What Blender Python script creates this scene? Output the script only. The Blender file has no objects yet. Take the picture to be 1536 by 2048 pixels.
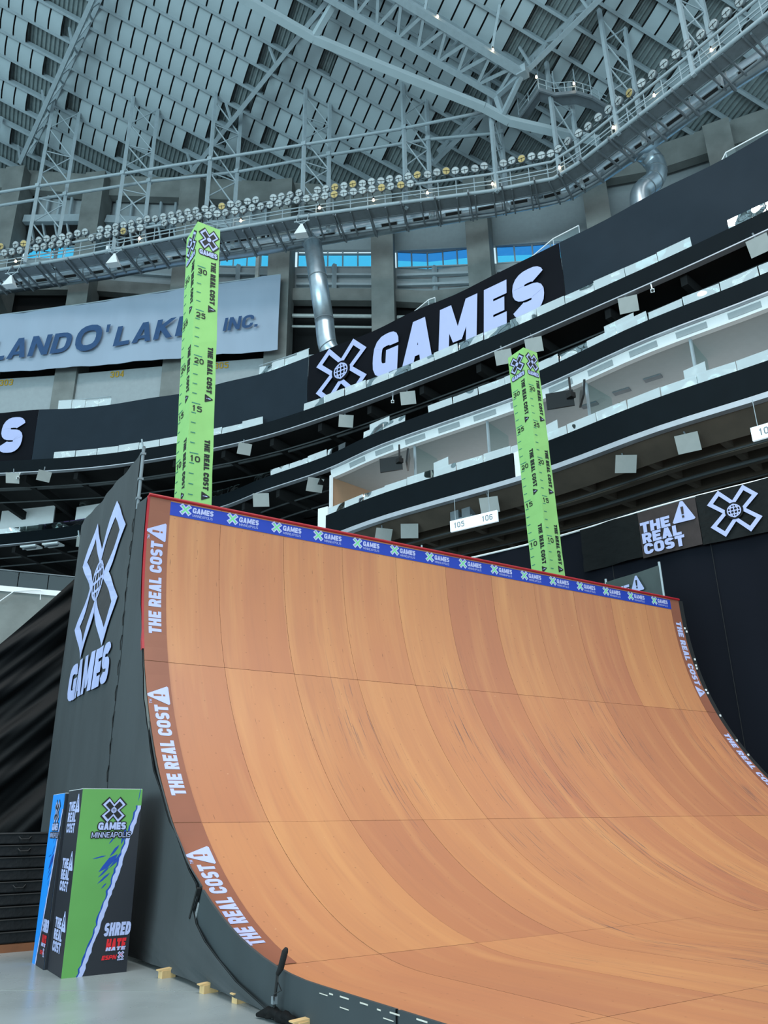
import bpy, math, random
from mathutils import Vector as Vec, Matrix
random.seed(7)
SC = bpy.context.scene
COL = SC.collection

# ------------------------------------------------------------------ camera
cam = bpy.data.cameras.new('camera')
cam.sensor_fit = 'VERTICAL'; cam.sensor_height = 24.0; cam.lens = 24.0 * 1603.3 / 2048.0
cam.clip_start = 0.05; cam.clip_end = 500
cam_o = bpy.data.objects.new('camera', cam); COL.objects.link(cam_o); SC.camera = cam_o
CAM = Vec((-5.98, -15.60, 1.91))
RT, UPV, FW = Vec((0.83902, -0.54392, -0.01395)), Vec((-0.18552, -0.31010, 0.93243)), Vec((0.51149, 0.77974, 0.36109))
m = Matrix((RT, UPV, -FW)).transposed().to_4x4(); m.translation = CAM
cam_o.matrix_world = m
# ------------------------------------------------------------------ light
world = bpy.data.worlds.new('daylight'); SC.world = world; world.use_nodes = True
bg = world.node_tree.nodes['Background']
bg.inputs[0].default_value = (0.64, 0.89, 1.0, 1); bg.inputs[1].default_value = 0.92
vs = SC.view_settings
vs.view_transform = 'Standard'; vs.look = 'None'; vs.gamma = 1; vs.use_curve_mapping = False; vs.exposure = 0.12

def area(name, loc, target, sx, sy, power, col):
    l = bpy.data.lights.new(name, 'AREA'); l.shape = 'RECTANGLE'; l.size = sx; l.size_y = sy; l.energy = power; l.color = col
    o = bpy.data.objects.new(name, l); COL.objects.link(o); o.location = loc
    o.rotation_euler = (Vec(target) - Vec(loc)).to_track_quat('-Z', 'Y').to_euler(); return o
# daylight through the clear half of the roof, high behind the camera
area('clear_roof_daylight', (-12, -32, 98), (4, -6, 4), 90, 56, 96000, (1.0, 0.95, 0.9))
# daylight through the glazed end wall, low behind the camera
area('glass_wall_daylight', (-72, -38, 15), (8, 20, 42), 84, 28, 58000, (0.64, 0.92, 1.0))

# ------------------------------------------------------------------ materials
def lin(c):
    return tuple((v/255/12.92 if v/255 <= .04045 else ((v/255+.055)/1.055)**2.4) for v in c) + (1,)
def mat(name, rgb, rough=.6, metal=0., var=.12, scale=3., bump=0., bscale=20., stretch=(1, 1, 1), spec=.5):
    m = bpy.data.materials.new(name); m.use_nodes = True
    nt = m.node_tree; b = nt.nodes['Principled BSDF']
    b.inputs['Roughness'].default_value = rough; b.inputs['Metallic'].default_value = metal
    b.inputs['Specular IOR Level'].default_value = spec
    tc = nt.nodes.new('ShaderNodeTexCoord'); mp = nt.nodes.new('ShaderNodeMapping'); mp.inputs['Scale'].default_value = stretch
    nt.links.new(tc.outputs['Object'], mp.inputs[0])
    n = nt.nodes.new('ShaderNodeTexNoise'); n.inputs['Scale'].default_value = scale; n.inputs['Detail'].default_value = 4
    nt.links.new(mp.outputs[0], n.inputs['Vector'])
    r = nt.nodes.new('ShaderNodeValToRGB'); c = lin(rgb)
    r.color_ramp.elements[0].position = .25; r.color_ramp.elements[1].position = .75
    r.color_ramp.elements[0].color = tuple(v*(1-var) for v in c[:3]) + (1,)
    r.color_ramp.elements[1].color = tuple(min(1, v*(1+var)) for v in c[:3]) + (1,)
    nt.links.new(n.outputs['Fac'], r.inputs[0]); nt.links.new(r.outputs[0], b.inputs['Base Color'])
    if bump:
        n2 = nt.nodes.new('ShaderNodeTexNoise'); n2.inputs['Scale'].default_value = bscale; n2.inputs['Detail'].default_value = 3
        nt.links.new(mp.outputs[0], n2.inputs['Vector'])
        bp = nt.nodes.new('ShaderNodeBump'); bp.inputs['Strength'].default_value = bump; bp.inputs['Distance'].default_value = .05
        nt.links.new(n2.outputs['Fac'], bp.inputs['Height']); nt.links.new(bp.outputs[0], b.inputs['Normal'])
    return m
def emit(name, col, s):
    m = bpy.data.materials.new(name); m.use_nodes = True; b = m.node_tree.nodes['Principled BSDF']
    b.inputs['Base Color'].default_value = (*col, 1); b.inputs['Emission Color'].default_value = (*col, 1); b.inputs['Emission Strength'].default_value = s; return m
def glass(name, tint, mix=.35, rough=.03, bump=.0, refl=(.9, .97, 1)):
    m = bpy.data.materials.new(name); m.use_nodes = True; nt = m.node_tree; nt.nodes.clear()
    out = nt.nodes.new('ShaderNodeOutputMaterial'); mx = nt.nodes.new('ShaderNodeMixShader'); mx.inputs[0].default_value = mix
    t = nt.nodes.new('ShaderNodeBsdfTransparent'); t.inputs[0].default_value = (*tint, 1)
    g = nt.nodes.new('ShaderNodeBsdfGlossy'); g.inputs[0].default_value = (*refl, 1); g.inputs['Roughness'].default_value = rough
    if bump:
        tc = nt.nodes.new('ShaderNodeTexCoord'); n = nt.nodes.new('ShaderNodeTexNoise'); n.inputs['Scale'].default_value = .7; n.inputs['Detail'].default_value = .5
        nt.links.new(tc.outputs['Object'], n.inputs['Vector']); bp = nt.nodes.new('ShaderNodeBump'); bp.inputs['Strength'].default_value = bump
        bp.inputs['Distance'].default_value = .5
        nt.links.new(n.outputs['Fac'], bp.inputs['Height']); nt.links.new(bp.outputs[0], g.inputs['Normal'])
    nt.links.new(t.outputs[0], mx.inputs[1]); nt.links.new(g.outputs[0], mx.inputs[2]); nt.links.new(mx.outputs[0], out.inputs[0]); return m

M = dict(
    concrete=mat('concrete', (118, 122, 120), .85, var=.2, scale=.8, bump=.2, bscale=6),
    conc_brown=mat('brown_concrete', (86, 76, 66), .9, var=.25, scale=.7),
    roof_panel=mat('roof_panel', (164, 178, 184), .8, var=.06, scale=.6),
    roof_deck=mat('roof_deck', (132, 144, 146), .55, .3, var=.15),
    steel=mat('painted_steel', (152, 165, 172), .5, .0, var=.08),
    steel_dark=mat('dull_steel', (112, 120, 126), .5, .1, var=.12),
    galv=mat('galvanised_duct', (178, 192, 202), .33, .85, var=.12, scale=2),
    black=mat('black_board', (12, 20, 25), .85, var=.1, scale=1.2, spec=.12),
    black_cloth=mat('black_banner_cloth', (15, 17, 23), .9, var=.12, scale=.8, bump=.15, bscale=1.5, spec=.1),
    grey_cloth=mat('grey_banner_cloth', (30, 40, 49), .8, var=.08, scale=.8, bump=.15, bscale=1.2, spec=.15),
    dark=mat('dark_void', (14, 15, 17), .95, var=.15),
    conduit=mat('dark_conduit', (58, 62, 64), .6),
    soffit=mat('pale_soffit', (168, 174, 176), .8, var=.03),
    white=mat('white_paint', (225, 228, 230), .55, var=.03),
    white_print=mat('white_print', (168, 175, 216), .6, var=.02),
    silver=mat('silver_trim', (185, 188, 195), .35, .6, var=.05),
    land=mat('pale_banner_cloth', (150, 164, 182), .8, var=.06, scale=.6, bump=.5, bscale=.7, stretch=(1, 1, .3)),
    land_ink=mat('blue_grey_ink', (40, 72, 112), .8, var=.1),
    wallpanel=mat('wall_panel', (150, 158, 162), .7, var=.05),
    purple=mat('purple_seat', (62, 40, 88), .6, var=.2),
    speaker=mat('speaker_white', (170, 172, 170), .7, var=.05),
    drape=mat('ramp_drape', (58, 63, 66), .85, var=.16, scale=.9, bump=.35, bscale=2.2, stretch=(1, 1, .35)),
    side=mat('black_plywood', (50, 58, 62), .7, var=.14, scale=1.5),
    back_drape=mat('back_drape', (6, 7, 9), .6, var=.25, scale=1.0, spec=.2),
    curtain=mat('curtain', (17, 20, 28), .9, var=.1, scale=.3, spec=.12),
    mat_black=mat('crash_mat_vinyl', (20, 21, 24), .7, spec=.3, var=.25, bump=.5, bscale=5),
    trim_brown=mat('brown_print', (132, 78, 58), .6, var=.08, scale=1.5),
    blue=mat('blue_print', (14, 52, 160), .55, var=.04),
    red=mat('red_paint', (160, 22, 34), .45, var=.08),
    lime=mat('lime_fabric', (140, 190, 112), .75, var=.06, scale=1.4, bump=.6, bscale=1.3, stretch=(1, 1, .5)),
    teal=mat('teal_ink', (30, 110, 105), .7),
    ink=mat('black_ink', (16, 18, 20), .7),
    logo_green=mat('green_print', (110, 200, 130), .6, var=.04),
    boxblack=mat('box_black', (30, 32, 40), .5, var=.05),
    boxgreen=mat('box_green', (92, 150, 76), .5, var=.08, scale=1.2),
    boxblue=mat('box_blue', (20, 135, 225), .5, var=.08, scale=1.2),
    brush=mat('brush_blue', (14, 62, 150), .5),
    redink=mat('red_ink', (205, 30, 40), .5),
    pine=mat('pine_wood', (205, 170, 120), .7, var=.15, scale=6, stretch=(1, 6, 1)),
    kick=mat('brown_board', (120, 72, 44), .6, var=.2),
    foam=mat('mic_foam', (22, 22, 24), .95, bump=.4, bscale=120),
    screen=mat('screen_black', (8, 9, 12), .15),
    lens=mat('lamp_lens', (170, 176, 178), .35, .3, var=.1),
    lens_warm=mat('lamp_lens_warm', (190, 165, 110), .3, .4, var=.1),
    sign=emit('lit_sign', (.72, .86, .95), .55),
    bulb=emit('warm_bulb', (1, .72, .42), 14),
    glass=glass('rail_glass', (.75, .88, .88), .7, .03, .8, (1, 1, 1)),
    glass_clear=glass('clear_glass', (.72, .86, .85), .12, .05),
    win=glass('window_glass', (.32, .80, .98), .06, .05),
    win_blue=glass('window_blue', (.22, .55, .85), .06, .05),
    yellow=mat('yellow_ink', (190, 150, 40), .6),
    print_grey=mat('print_grey', (52, 50, 52), .8),
    terracotta=mat('tan_wall', (176, 140, 112), .8, var=.03),
    pipe=mat('pale_pipe', (178, 184, 182), .5),
)

def wood():
    m = bpy.data.materials.new('ramp_sheet'); m.use_nodes = True; nt = m.node_tree; L = nt.links.new; N = nt.nodes.new
    b = nt.nodes['Principled BSDF']; b.inputs['Roughness'].default_value = .42; b.inputs['Specular IOR Level'].default_value = .35
    uv = N('ShaderNodeUVMap'); uv.uv_map = 'UVMap'; oi = N('ShaderNodeObjectInfo')
    def noise(sx, sy, detail=3, rough=.5, off=0):
        mp = N('ShaderNodeMapping'); mp.inputs['Scale'].default_value = (sx, sy, 1); mp.inputs['Location'].default_value = (off, off*.7, off)
        L(uv.outputs[0], mp.inputs[0]); n = N('ShaderNodeTexNoise'); n.inputs['Scale'].default_value = 1; n.inputs['Detail'].default_value = detail
        n.inputs['Roughness'].default_value = rough; L(mp.outputs[0], n.inputs['Vector']); return n.outputs['Fac']
    def ramp(f, a, b_):
        r = N('ShaderNodeMapRange'); r.inputs['From Min'].default_value = a; r.inputs['From Max'].default_value = b_; L(f, r.inputs['Value']); return r.outputs[0]
    def mul(a, c):
        x = N('ShaderNodeMath'); x.operation = 'MULTIPLY'; L(a, x.inputs[0])
        if isinstance(c, float): x.inputs[1].default_value = c
        else: L(c, x.inputs[1])
        return x.outputs[0]
    def mix(f, a, c):
        x = N('ShaderNodeMix'); x.data_type = 'RGBA'
        if isinstance(f, float): x.inputs[0].default_value = f
        else: L(f, x.inputs[0])
        for k, v in ((6, a), (7, c)):
            if isinstance(v, tuple): x.inputs[k].default_value = v
            else: L(v, x.inputs[k])
        return x.outputs[2]
    base = mix(ramp(noise(.55, .28, 3, .5), .3, .7), lin((184, 122, 84)), lin((172, 110, 82)))
    base = mix(mul(oi.outputs['Random'], .7), base, lin((160, 102, 76)))
    r2 = N('ShaderNodeMath'); r2.operation = 'FRACT'; L(mul(oi.outputs['Random'], 7.31), r2.inputs[0])
    base = mix(mul(r2.outputs[0], .55), base, lin((196, 138, 90)))
    base = mix(mul(ramp(noise(3.2, .22, 4, .6, 3), .45, .75), .30), base, lin((160, 104, 80)))
    base = mix(mul(ramp(noise(2.2, .16, 3, .6, 9), .5, .8), .5), base, lin((208, 154, 102)))
    base = mix(mul(ramp(noise(14, .5, 4, .6, 23), .5, .75), .16), base, lin((130, 92, 76)))
    scuff = mul(mul(ramp(noise(30, .7, 3, .65, 17), .57, .64), ramp(noise(.62, .2, 2, .5, 5), .48, .6)), .85)
    sx = N('ShaderNodeSeparateXYZ'); L(uv.outputs[0], sx.inputs[0])
    scuff = mul(scuff, mul(ramp(sx.outputs[0], 1.2, 2.8), ramp(sx.outputs[1], 2.0, 4.6)))
    base = mix(scuff, base, lin((88, 74, 76)))
    fleck = mul(ramp(noise(26, 2.6, 2, .5, 31), .735, .77), .6)
    base = mix(fleck, base, lin((92, 62, 48)))
    vm = N('ShaderNodeVectorMath'); vm.operation = 'DIVIDE'; vm.inputs[1].default_value = (.508, .4064, 1); L(uv.outputs[0], vm.inputs[0])
    fr = N('ShaderNodeVectorMath'); fr.operation = 'FRACTION'; ad = N('ShaderNodeVectorMath'); ad.operation = 'ADD'; ad.inputs[1].default_value = (.5, .5, 0); L(vm.outputs[0], ad.inputs[0]); L(ad.outputs[0], fr.inputs[0])
    sb_ = N('ShaderNodeVectorMath'); sb_.operation = 'SUBTRACT'; sb_.inputs[1].default_value = (.5, .5, 0); L(fr.outputs[0], sb_.inputs[0])
    sc = N('ShaderNodeVectorMath'); sc.operation = 'MULTIPLY'; sc.inputs[1].default_value = (.508, .4064, 0); L(sb_.outputs[0], sc.inputs[0])
    ln = N('ShaderNodeVectorMath'); ln.operation = 'LENGTH'; L(sc.outputs[0], ln.inputs[0])
    base = mix(mul(ramp(ln.outputs['Value'], .016, .008), .5), base, lin((110, 70, 52)))
    pale = mul(ramp(noise(9, 9, 2, .5, 41), .76, .79), .4)
    base = mix(pale, base, lin((226, 190, 150)))
    L(base, b.inputs['Base Color']); return m
M['wood'] = wood()

def floor_mat():
    m = mat('polished_concrete', (140, 148, 150), .28, var=.2, scale=.6)
    nt = m.node_tree; b = nt.nodes['Principled BSDF']; n = nt.nodes.new('ShaderNodeTexNoise'); n.inputs['Scale'].default_value = 1.3; n.inputs['Detail'].default_value = 6
    tc = [x for x in nt.nodes if x.type == 'TEX_COORD'][0]; nt.links.new(tc.outputs['Object'], n.inputs['Vector'])
    r = nt.nodes.new('ShaderNodeMapRange'); r.inputs['To Min'].default_value = .16; r.inputs['To Max'].default_value = .42
    nt.links.new(n.outputs['Fac'], r.inputs['Value']); nt.links.new(r.outputs[0], b.inputs['Roughness']); return m
M['floor'] = floor_mat()

# ------------------------------------------------------------------ mesh helpers
class MB:
    def __init__(s): s.v = []; s.f = []; s.uv = []
    def face(s, pts, uv=None):
        i = len(s.v); s.v += [Vec(p) for p in pts]; s.f.append(tuple(range(i, i+len(pts)))); s.uv.append(uv); return s
    def hexa(s, p):  # 8 corners: bottom 4, top 4
        i = len(s.v); s.v += [Vec(q) for q in p]
        for f in ((3, 2, 1, 0), (4, 5, 6, 7), (0, 1, 5, 4), (1, 2, 6, 5), (2, 3, 7, 6), (3, 0, 4, 7)): s.f.append(tuple(i+k for k in f)); s.uv.append(None)
        return s
    def box(s, c, d, rz=0.):
        c = Vec(c); R = Matrix.Rotation(rz, 3, 'Z'); hx, hy, hz = d[0]/2, d[1]/2, d[2]/2
        return s.hexa([c + R @ Vec(q) for q in ((-hx, -hy, -hz), (hx, -hy, -hz), (hx, hy, -hz), (-hx, hy, -hz), (-hx, -hy, hz), (hx, -hy, hz), (hx, hy, hz), (-hx, hy, hz))])
    def beam(s, a, b, w, h=None, up=(0, 0, 1)):
        a, b = Vec(a), Vec(b); h = h or w; d = (b-a).normalized(); u = Vec(up)
        if abs(d.dot(u)) > .98: u = Vec((1, 0, 0))
        x = d.cross(u).normalized()*w/2; y = x.cross(d).normalized()*h/2
        return s.hexa([a-x-y, a+x-y, b+x-y, b-x-y, a-x+y, a+x+y, b+x+y, b-x+y])
    def tube(s, pts, r, n=8, cap=True):
        pts = [Vec(p) for p in pts]; k = len(pts); rr = r if isinstance(r, (list, tuple)) else [r]*k; i0 = len(s.v); px = None
        for i, p in enumerate(pts):
            d = (pts[min(i+1, k-1)] - pts[max(i-1, 0)]).normalized()
            if px is None:
                px = d.cross(Vec((0, 0, 1)) if abs(d.z) < .9 else Vec((1, 0, 0))).normalized()
            px = (px - d*px.dot(d)).normalized(); py = d.cross(px)
            for j in range(n):
                t = 2*math.pi*j/n; s.v.append(p + px*math.cos(t)*rr[i] + py*math.sin(t)*rr[i])
        for i in range(k-1):
            for j in range(n):
                a = i0+i*n+j; b = i0+i*n+(j+1) % n; s.f.append((a, b, b+n, a+n)); s.uv.append(None)
        if cap:
            s.f.append(tuple(i0+j for j in range(n))[::-1]); s.f.append(tuple(i0+(k-1)*n+j for j in range(n))); s.uv += [None, None]
        return s
    def grid(s, rows, uvs=None):
        i0 = len(s.v); n = len(rows[0])
        for r in rows: s.v += [Vec(p) for p in r]
        for i in range(len(rows)-1):
            for j in range(n-1):
                a = i0+i*n+j; s.f.append((a, a+1, a+n+1, a+n))
                s.uv.append([uvs[i][j], uvs[i][j+1], uvs[i+1][j+1], uvs[i+1][j]] if uvs else None)
        return s
    def slab(s, top, bot):  # closed solid between two equal-length outlines
        i = len(s.v); n = len(top); s.v += [Vec(p) for p in top] + [Vec(p) for p in bot]
        s.f.append(tuple(range(i, i+n))); s.f.append(tuple(range(i+n, i+2*n))[::-1]); s.uv += [None, None]
        for k in range(n): s.f.append((i+k, i+n+k, i+n+(k+1) % n, i+(k+1) % n)); s.uv.append(None)
        return s
    def mesh(s, name, mt, off=Vec((0, 0, 0)), smooth=False):
        me = bpy.data.meshes.new(name); me.from_pydata([p-off for p in s.v], [], s.f)
        if any(s.uv):
            ul = me.uv_layers.new(name='UVMap'); k = 0
            for f, u in zip(s.f, s.uv):
                for j in range(len(f)): ul.data[k].uv = u[j] if u else (0, 0); k += 1
        if smooth: me.polygons.foreach_set('use_smooth', [True]*len(me.polygons))
        me.materials.append(mt); me.update(); return me
    def build(s, name, mt, parent=None, smooth=False, base=None):
        root = parent
        while root is not None and root.parent is not None: root = root.parent
        off = Vec((0, 0, 0))
        if root is not None: off = root.location.copy()
        elif base is not None: off = Vec(base)
        o = bpy.data.objects.new(name, s.mesh(name, M[mt] if isinstance(mt, str) else mt, off, smooth)); COL.objects.link(o)
        if parent is not None: o.parent = parent
        else: o.location = off
        return o
def tag(o, label=None, cat=None, group=None, kind=None):
    if label: o['label'] = label
    if cat: o['category'] = cat
    if group: o['group'] = group
    if kind: o['kind'] = kind
    return o
def thing(name, label, cat, loc=(0, 0, 0), group=None, rz=0.):
    o = bpy.data.objects.new(name, None); COL.objects.link(o); o.location = loc; o.rotation_euler = (0, 0, rz); o.empty_display_size = .2
    return tag(o, label, cat, group)
def copy_tree(o, parent=None, top=True):
    c = o.copy(); COL.objects.link(c)
    if parent is not None: c.parent = parent
    for ch in list(o.children): copy_tree(ch, c, False)
    return c
ORD = ['first', 'second', 'third', 'fourth', 'fifth', 'sixth', 'seventh', 'eighth', 'ninth', 'tenth', 'eleventh', 'twelfth', 'thirteenth', 'fourteenth', 'fifteenth']

# ------------------------------------------------------------------ block lettering, drawn as strokes (cap height 1)
def rnd(pts, r, seg=4):
    P = [Vec(p).to_2d() if len(p) > 2 else Vec(p) for p in pts]; out = [P[0]]
    for k_, (a, b, c) in enumerate(zip(P, P[1:], P[2:])):
        r1 = min(r, (b-a).length*(.95 if k_ == 0 else .5), (c-b).length*(.95 if k_ == len(P)-3 else .5)); p = b+(a-b).normalized()*r1; q = b+(c-b).normalized()*r1
        for k in range(seg+1):
            t = k/seg; out.append(p*(1-t)**2 + b*2*t*(1-t) + q*t*t)
    return out + [P[-1]]
def stroke(path, t, closed=False):
    P = [Vec(path[0])]
    for p in path[1:]:
        if (Vec(p)-P[-1]).length > 1e-4: P.append(Vec(p))
    if closed and (P[0]-P[-1]).length < 1e-4: P.pop()
    n = len(P); L = []; R = []
    for i in range(n):
        if closed: d0 = (P[i]-P[i-1]); d1 = (P[(i+1) % n]-P[i])
        else: d0 = P[i]-P[i-1] if i else P[1]-P[0]; d1 = P[i+1]-P[i] if i < n-1 else P[-1]-P[-2]
        d0 = d0.normalized(); d1 = d1.normalized(); b = d0+d1
        b = b.normalized() if b.length > 1e-4 else d0
        nn = Vec((-b.y, b.x)); k = t/2/max(.45, nn.dot(Vec((-d1.y, d1.x))))
        L.append(P[i]+nn*k); R.append(P[i]-nn*k)
    q = [(R[i], R[i+1], L[i+1], L[i]) for i in range(n-1)]
    if closed: q.append((R[-1], R[0], L[0], L[-1]))
    return q
def glyph(ch, t, w):
    h = t/2; T = 1-h; x0, x1 = h, w-h; m_ = .5; r = .42*w; Q = []
    def S(*pts, r=0, c=False):
        p = rnd(pts, r) if r else [Vec(q) for q in pts]; Q.extend(stroke(p, t, c))
    def poly(*p): Q.append(tuple(Vec(q) for q in p))
    c_ = w/2
    if ch == 'A':
        poly((0, 0), (t*1.05, 0), (c_+t*.35, 1), (c_-t*.55, 1)); poly((w-t*1.05, 0), (w, 0), (c_+t*.55, 1), (c_-t*.35, 1)); poly((w*.2, .17), (w*.8, .17), (w*.75, .17+t*.8), (w*.25, .17+t*.8))
    elif ch == 'B': S((x0, h), (x0, T)); S((x0, T), (x1-.03, T), (x1-.03, m_), (x0, m_), r=r*.7); S((x0, m_), (x1, m_), (x1, h), (x0, h), r=r*.7)
    elif ch == 'C': S((x1, .64), (x1, T), (x0, T), (x0, h), (x1, h), (x1, .36), r=r)
    elif ch == 'D': S((x0, 0), (x0, 1)); S((x0, T), (x1, T), (x1, h), (x0, h), r=r)
    elif ch == 'E': S((x0, 0), (x0, 1)); S((x0, T), (w, T)); S((x0, m_), (w*.9, m_)); S((x0, h), (w, h))
    elif ch == 'F': S((x0, 0), (x0, 1)); S((x0, T), (w, T)); S((x0, m_), (w*.9, m_))
    elif ch == 'G': S((x1, .68), (x1, T), (x0, T), (x0, h), (x1, h), (x1, .5), r=r); S((w*.52, .45), (w, .45)); S((x1, 0), (x1, .5))
    elif ch == 'H': S((x0, 0), (x0, 1)); S((x1, 0), (x1, 1)); S((x0, m_), (x1, m_))
    elif ch == 'I': S((x0, 0), (x0, 1))
    elif ch == 'K': S((x0, 0), (x0, 1)); poly((x0, .32), (x0, .62), (w-t*1.1, 1), (w, 1)); poly((x0+.04, .55), (x0+t*.8, .72), (w, 0), (w-t*1.15, 0))
    elif ch == 'L': S((x0, 0), (x0, 1)); S((x0, h), (w, h))
    elif ch == 'M': S((x0, 0), (x0, 1)); S((x1, 0), (x1, 1)); poly((0, 1), (t*1.1, 1), (c_+t*.42, .12), (c_-t*.42, .12)); poly((w-t*1.1, 1), (w, 1), (c_+t*.42, .12), (c_-t*.42, .12))
    elif ch == 'N': S((x0, 0), (x0, 1)); S((x1, 0), (x1, 1)); poly((0, 1), (t*1.1, 1), (w, 0), (w-t*1.1, 0))
    elif ch in 'O0': S((c_, T), (x0, T), (x0, h), (x1, h), (x1, T), (c_, T), r=r)
    elif ch == 'P': S((x0, 0), (x0, 1)); S((x0, T), (x1, T), (x1, .42), (x0, .42), r=r)
    elif ch == 'R': S((x0, 0), (x0, 1)); S((x0, T), (x1, T), (x1, .44), (x0, .44), r=r*.8); poly((w*.4, .44), (w*.4+t, .44), (w, 0), (w-t*1.1, 0))
    elif ch == 'S':
        rx, ry = (x1-x0)/2, (T-m_)/2; pp = []; e = lambda v: math.copysign(abs(v)**.72, v)
        for k in range(15): a = math.radians(18+252*k/14); pp.append((c_+rx*e(math.cos(a)), m_+ry+ry*e(math.sin(a))))
        for k in range(1, 15): a = math.radians(90-252*k/14); pp.append((c_+rx*e(math.cos(a)), m_-ry+ry*e(math.sin(a))))
        S(*pp)
    elif ch == 'T': S((c_, 0), (c_, 1)); S((0, T), (w, T))
    elif ch == 'U': S((x0, 1), (x0, h), (x1, h), (x1, 1), r=r)
    elif ch == '1': S((c_, 0), (c_, 1)); poly((c_, 1), (c_-t*1.2, .82), (c_-t*1.2, .62), (c_, .78))
    elif ch == '2': S((x0, .7), (x0, T), (x1, T), (x1, .58), r=r); S((x1, .62), (x1, .5), (x0, .2), (x0, h), (w, h), r=.1)
    elif ch == '3': S((x0, .72), (x0, T), (x1, T), (x1, m_), (w*.35, m_), r=r*.8); S((w*.35, m_), (x1, m_), (x1, h), (x0, h), (x0, .28), r=r*.8)
    elif ch == '4': S((x1-.08, 0), (x1-.08, 1)); S((0, .28), (w, .28)); poly((x1-.08-h, 1), (x1-.08, 1), (t*.9, .28), (0, .28))
    elif ch == '5': S((w*.95, T), (x0+.02, T), (x0+.02, .56), (x1, .6), (x1, h), (x0, h), (x0, .24), r=r*.6)
    elif ch == '6': S((x1, .76), (x1, T), (x0, T), (x0, h), (x1, h), (x1, .56), (x0, .56), r=r*.8)
    elif ch == "'": poly((0, 1), (t, 1), (t*.75, .68), (0, .68))
    elif ch == '.': poly((0, 0), (t, 0), (t, t), (0, t))
    elif ch == '!': poly((0, .32), (t, .32), (t*1.15, 1), (-t*.15, 1)); poly((0, 0), (t, 0), (t, .2), (0, .2))
    return Q
WID = {'I': .0, 'M': 1.32, 'N': 1.05, 'G': 1.05, 'O': 1.05, 'E': .88, 'L': .84, 'T': .95, 'S': .95, "'": .0, '.': .0, '!': .0, '1': .7}
def text(s, w=.66, t=.24, gap=.09, space=.3):
    """quads in the plane and the total length, cap height 1"""
    x = 0; out = []
    for ch in s:
        if ch == ' ': x += space; continue
        f = WID.get(ch, 1.); cw = t if f == 0 else w*f
        out += [tuple(Vec((p.x+x, p.y)) for p in q) for q in glyph(ch, t, cw)]; x += cw+gap
    return out, x-gap
def put(mb, quads, fn, sx=1., sy=1., ox=0., oy=0., shear=0., sub=0., halo=0.):
    """lay 2-D quads on a surface; strokes that cross are lifted by a hair so that they never lie in one plane"""
    eps = max(.00012, abs(sy)*.0003)
    shifts = [(0, 0)] if not halo else [(halo*math.cos(k*math.pi/4), halo*math.sin(k*math.pi/4)) for k in range(8)]
    k_ = 0
    for hx, hy in shifts:
        for q in quads:
            P = [Vec(((p.x+shear*p.y)*sx+ox+hx, p.y*sy+oy+hy)) for p in q]
            c = sum(P, Vec((0, 0)))/len(P); o = fn(c.x, c.y); n = (fn(c.x+.01, c.y)-o).cross(fn(c.x, c.y+.01)-o).normalized()*eps*(k_ % 9)*(.25 if halo else 1); k_ += 1
            if sub and len(P) == 4:   # cut long quads so that they follow a curved surface
                a, b, c, d = P; k = max(1, int(max((b-a).length, (c-d).length)/sub)); l = max(1, int(max((d-a).length, (c-b).length)/sub))
                for i in range(k):
                    for j in range(l):
                        def at(u, v): return (a*(1-u)+b*u)*(1-v) + (d*(1-u)+c*u)*v
                        mb.face([fn(*at(uu, vv))+n for uu, vv in ((i/k, j/l), ((i+1)/k, j/l), ((i+1)/k, (j+1)/l), (i/k, (j+1)/l))])
            else: mb.face([fn(*p)+n for p in P])
    return mb
def cross_pts(L=1., we=.35, rn=.43):
    P = []
    for k in range(4):
        a = math.pi/2*k; P.append(Vec((rn*math.cos(a), rn*math.sin(a)))); b = a+math.pi/4; d = Vec((math.cos(b), math.sin(b))); p = Vec((-d.y, d.x))
        P += [d*L-p*we, d*L+p*we]
    return P
def cross_outline(th=.16):
    o = cross_pts(); i = cross_pts(1-th, .35-th*1.02, .43-th*1.35); n = 12
    return [(o[k], o[(k+1) % n], i[(k+1) % n], i[k]) for k in range(n)]
def cross_fill(L=1., we=.35, rn=.43):
    P = cross_pts(L, we, rn); Q = [(Vec((0, 0)), P[0], P[3], P[3])]
    Q = []
    for k in range(4): Q.append((P[3*k], P[3*k+1], P[3*k+2], P[(3*k+3) % 12]))
    Q.append((P[0], P[3], P[6], P[9])); return Q
def ring(r0, r1, n=28, sx=1., c=(0, 0)):
    Q = []
    for k in range(n):
        a, b = 2*math.pi*k/n, 2*math.pi*(k+1)/n
        Q.append(tuple(Vec((c[0]+r*math.cos(t)*sx, c[1]+r*math.sin(t))) for r, t in ((r0, a), (r1, a), (r1, b), (r0, b))))
    return Q
def disc(r, n=24): return [(Vec((0, 0)), Vec((r*math.cos(2*math.pi*k/n), r*math.sin(2*math.pi*k/n))), Vec((r*math.cos(2*math.pi*(k+.5)/n), r*math.sin(2*math.pi*(k+.5)/n))), Vec((r*math.cos(2*math.pi*(k+1)/n), r*math.sin(2*math.pi*(k+1)/n)))) for k in range(n)]
def globe(r=.24, t=.035):
    Q = ring(r-t, r) + stroke([(0, -r), (0, r)], t)
    for y in (-.5, 0, .5):
        x = r*math.sqrt(1-y*y); Q += stroke([(-x, y*r), (x, y*r)], t)
    q = [Vec((.52*r*math.cos(2*math.pi*k/20), r*math.sin(2*math.pi*k/20))) for k in range(20)]
    return Q + stroke(q, t, True)
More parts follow.
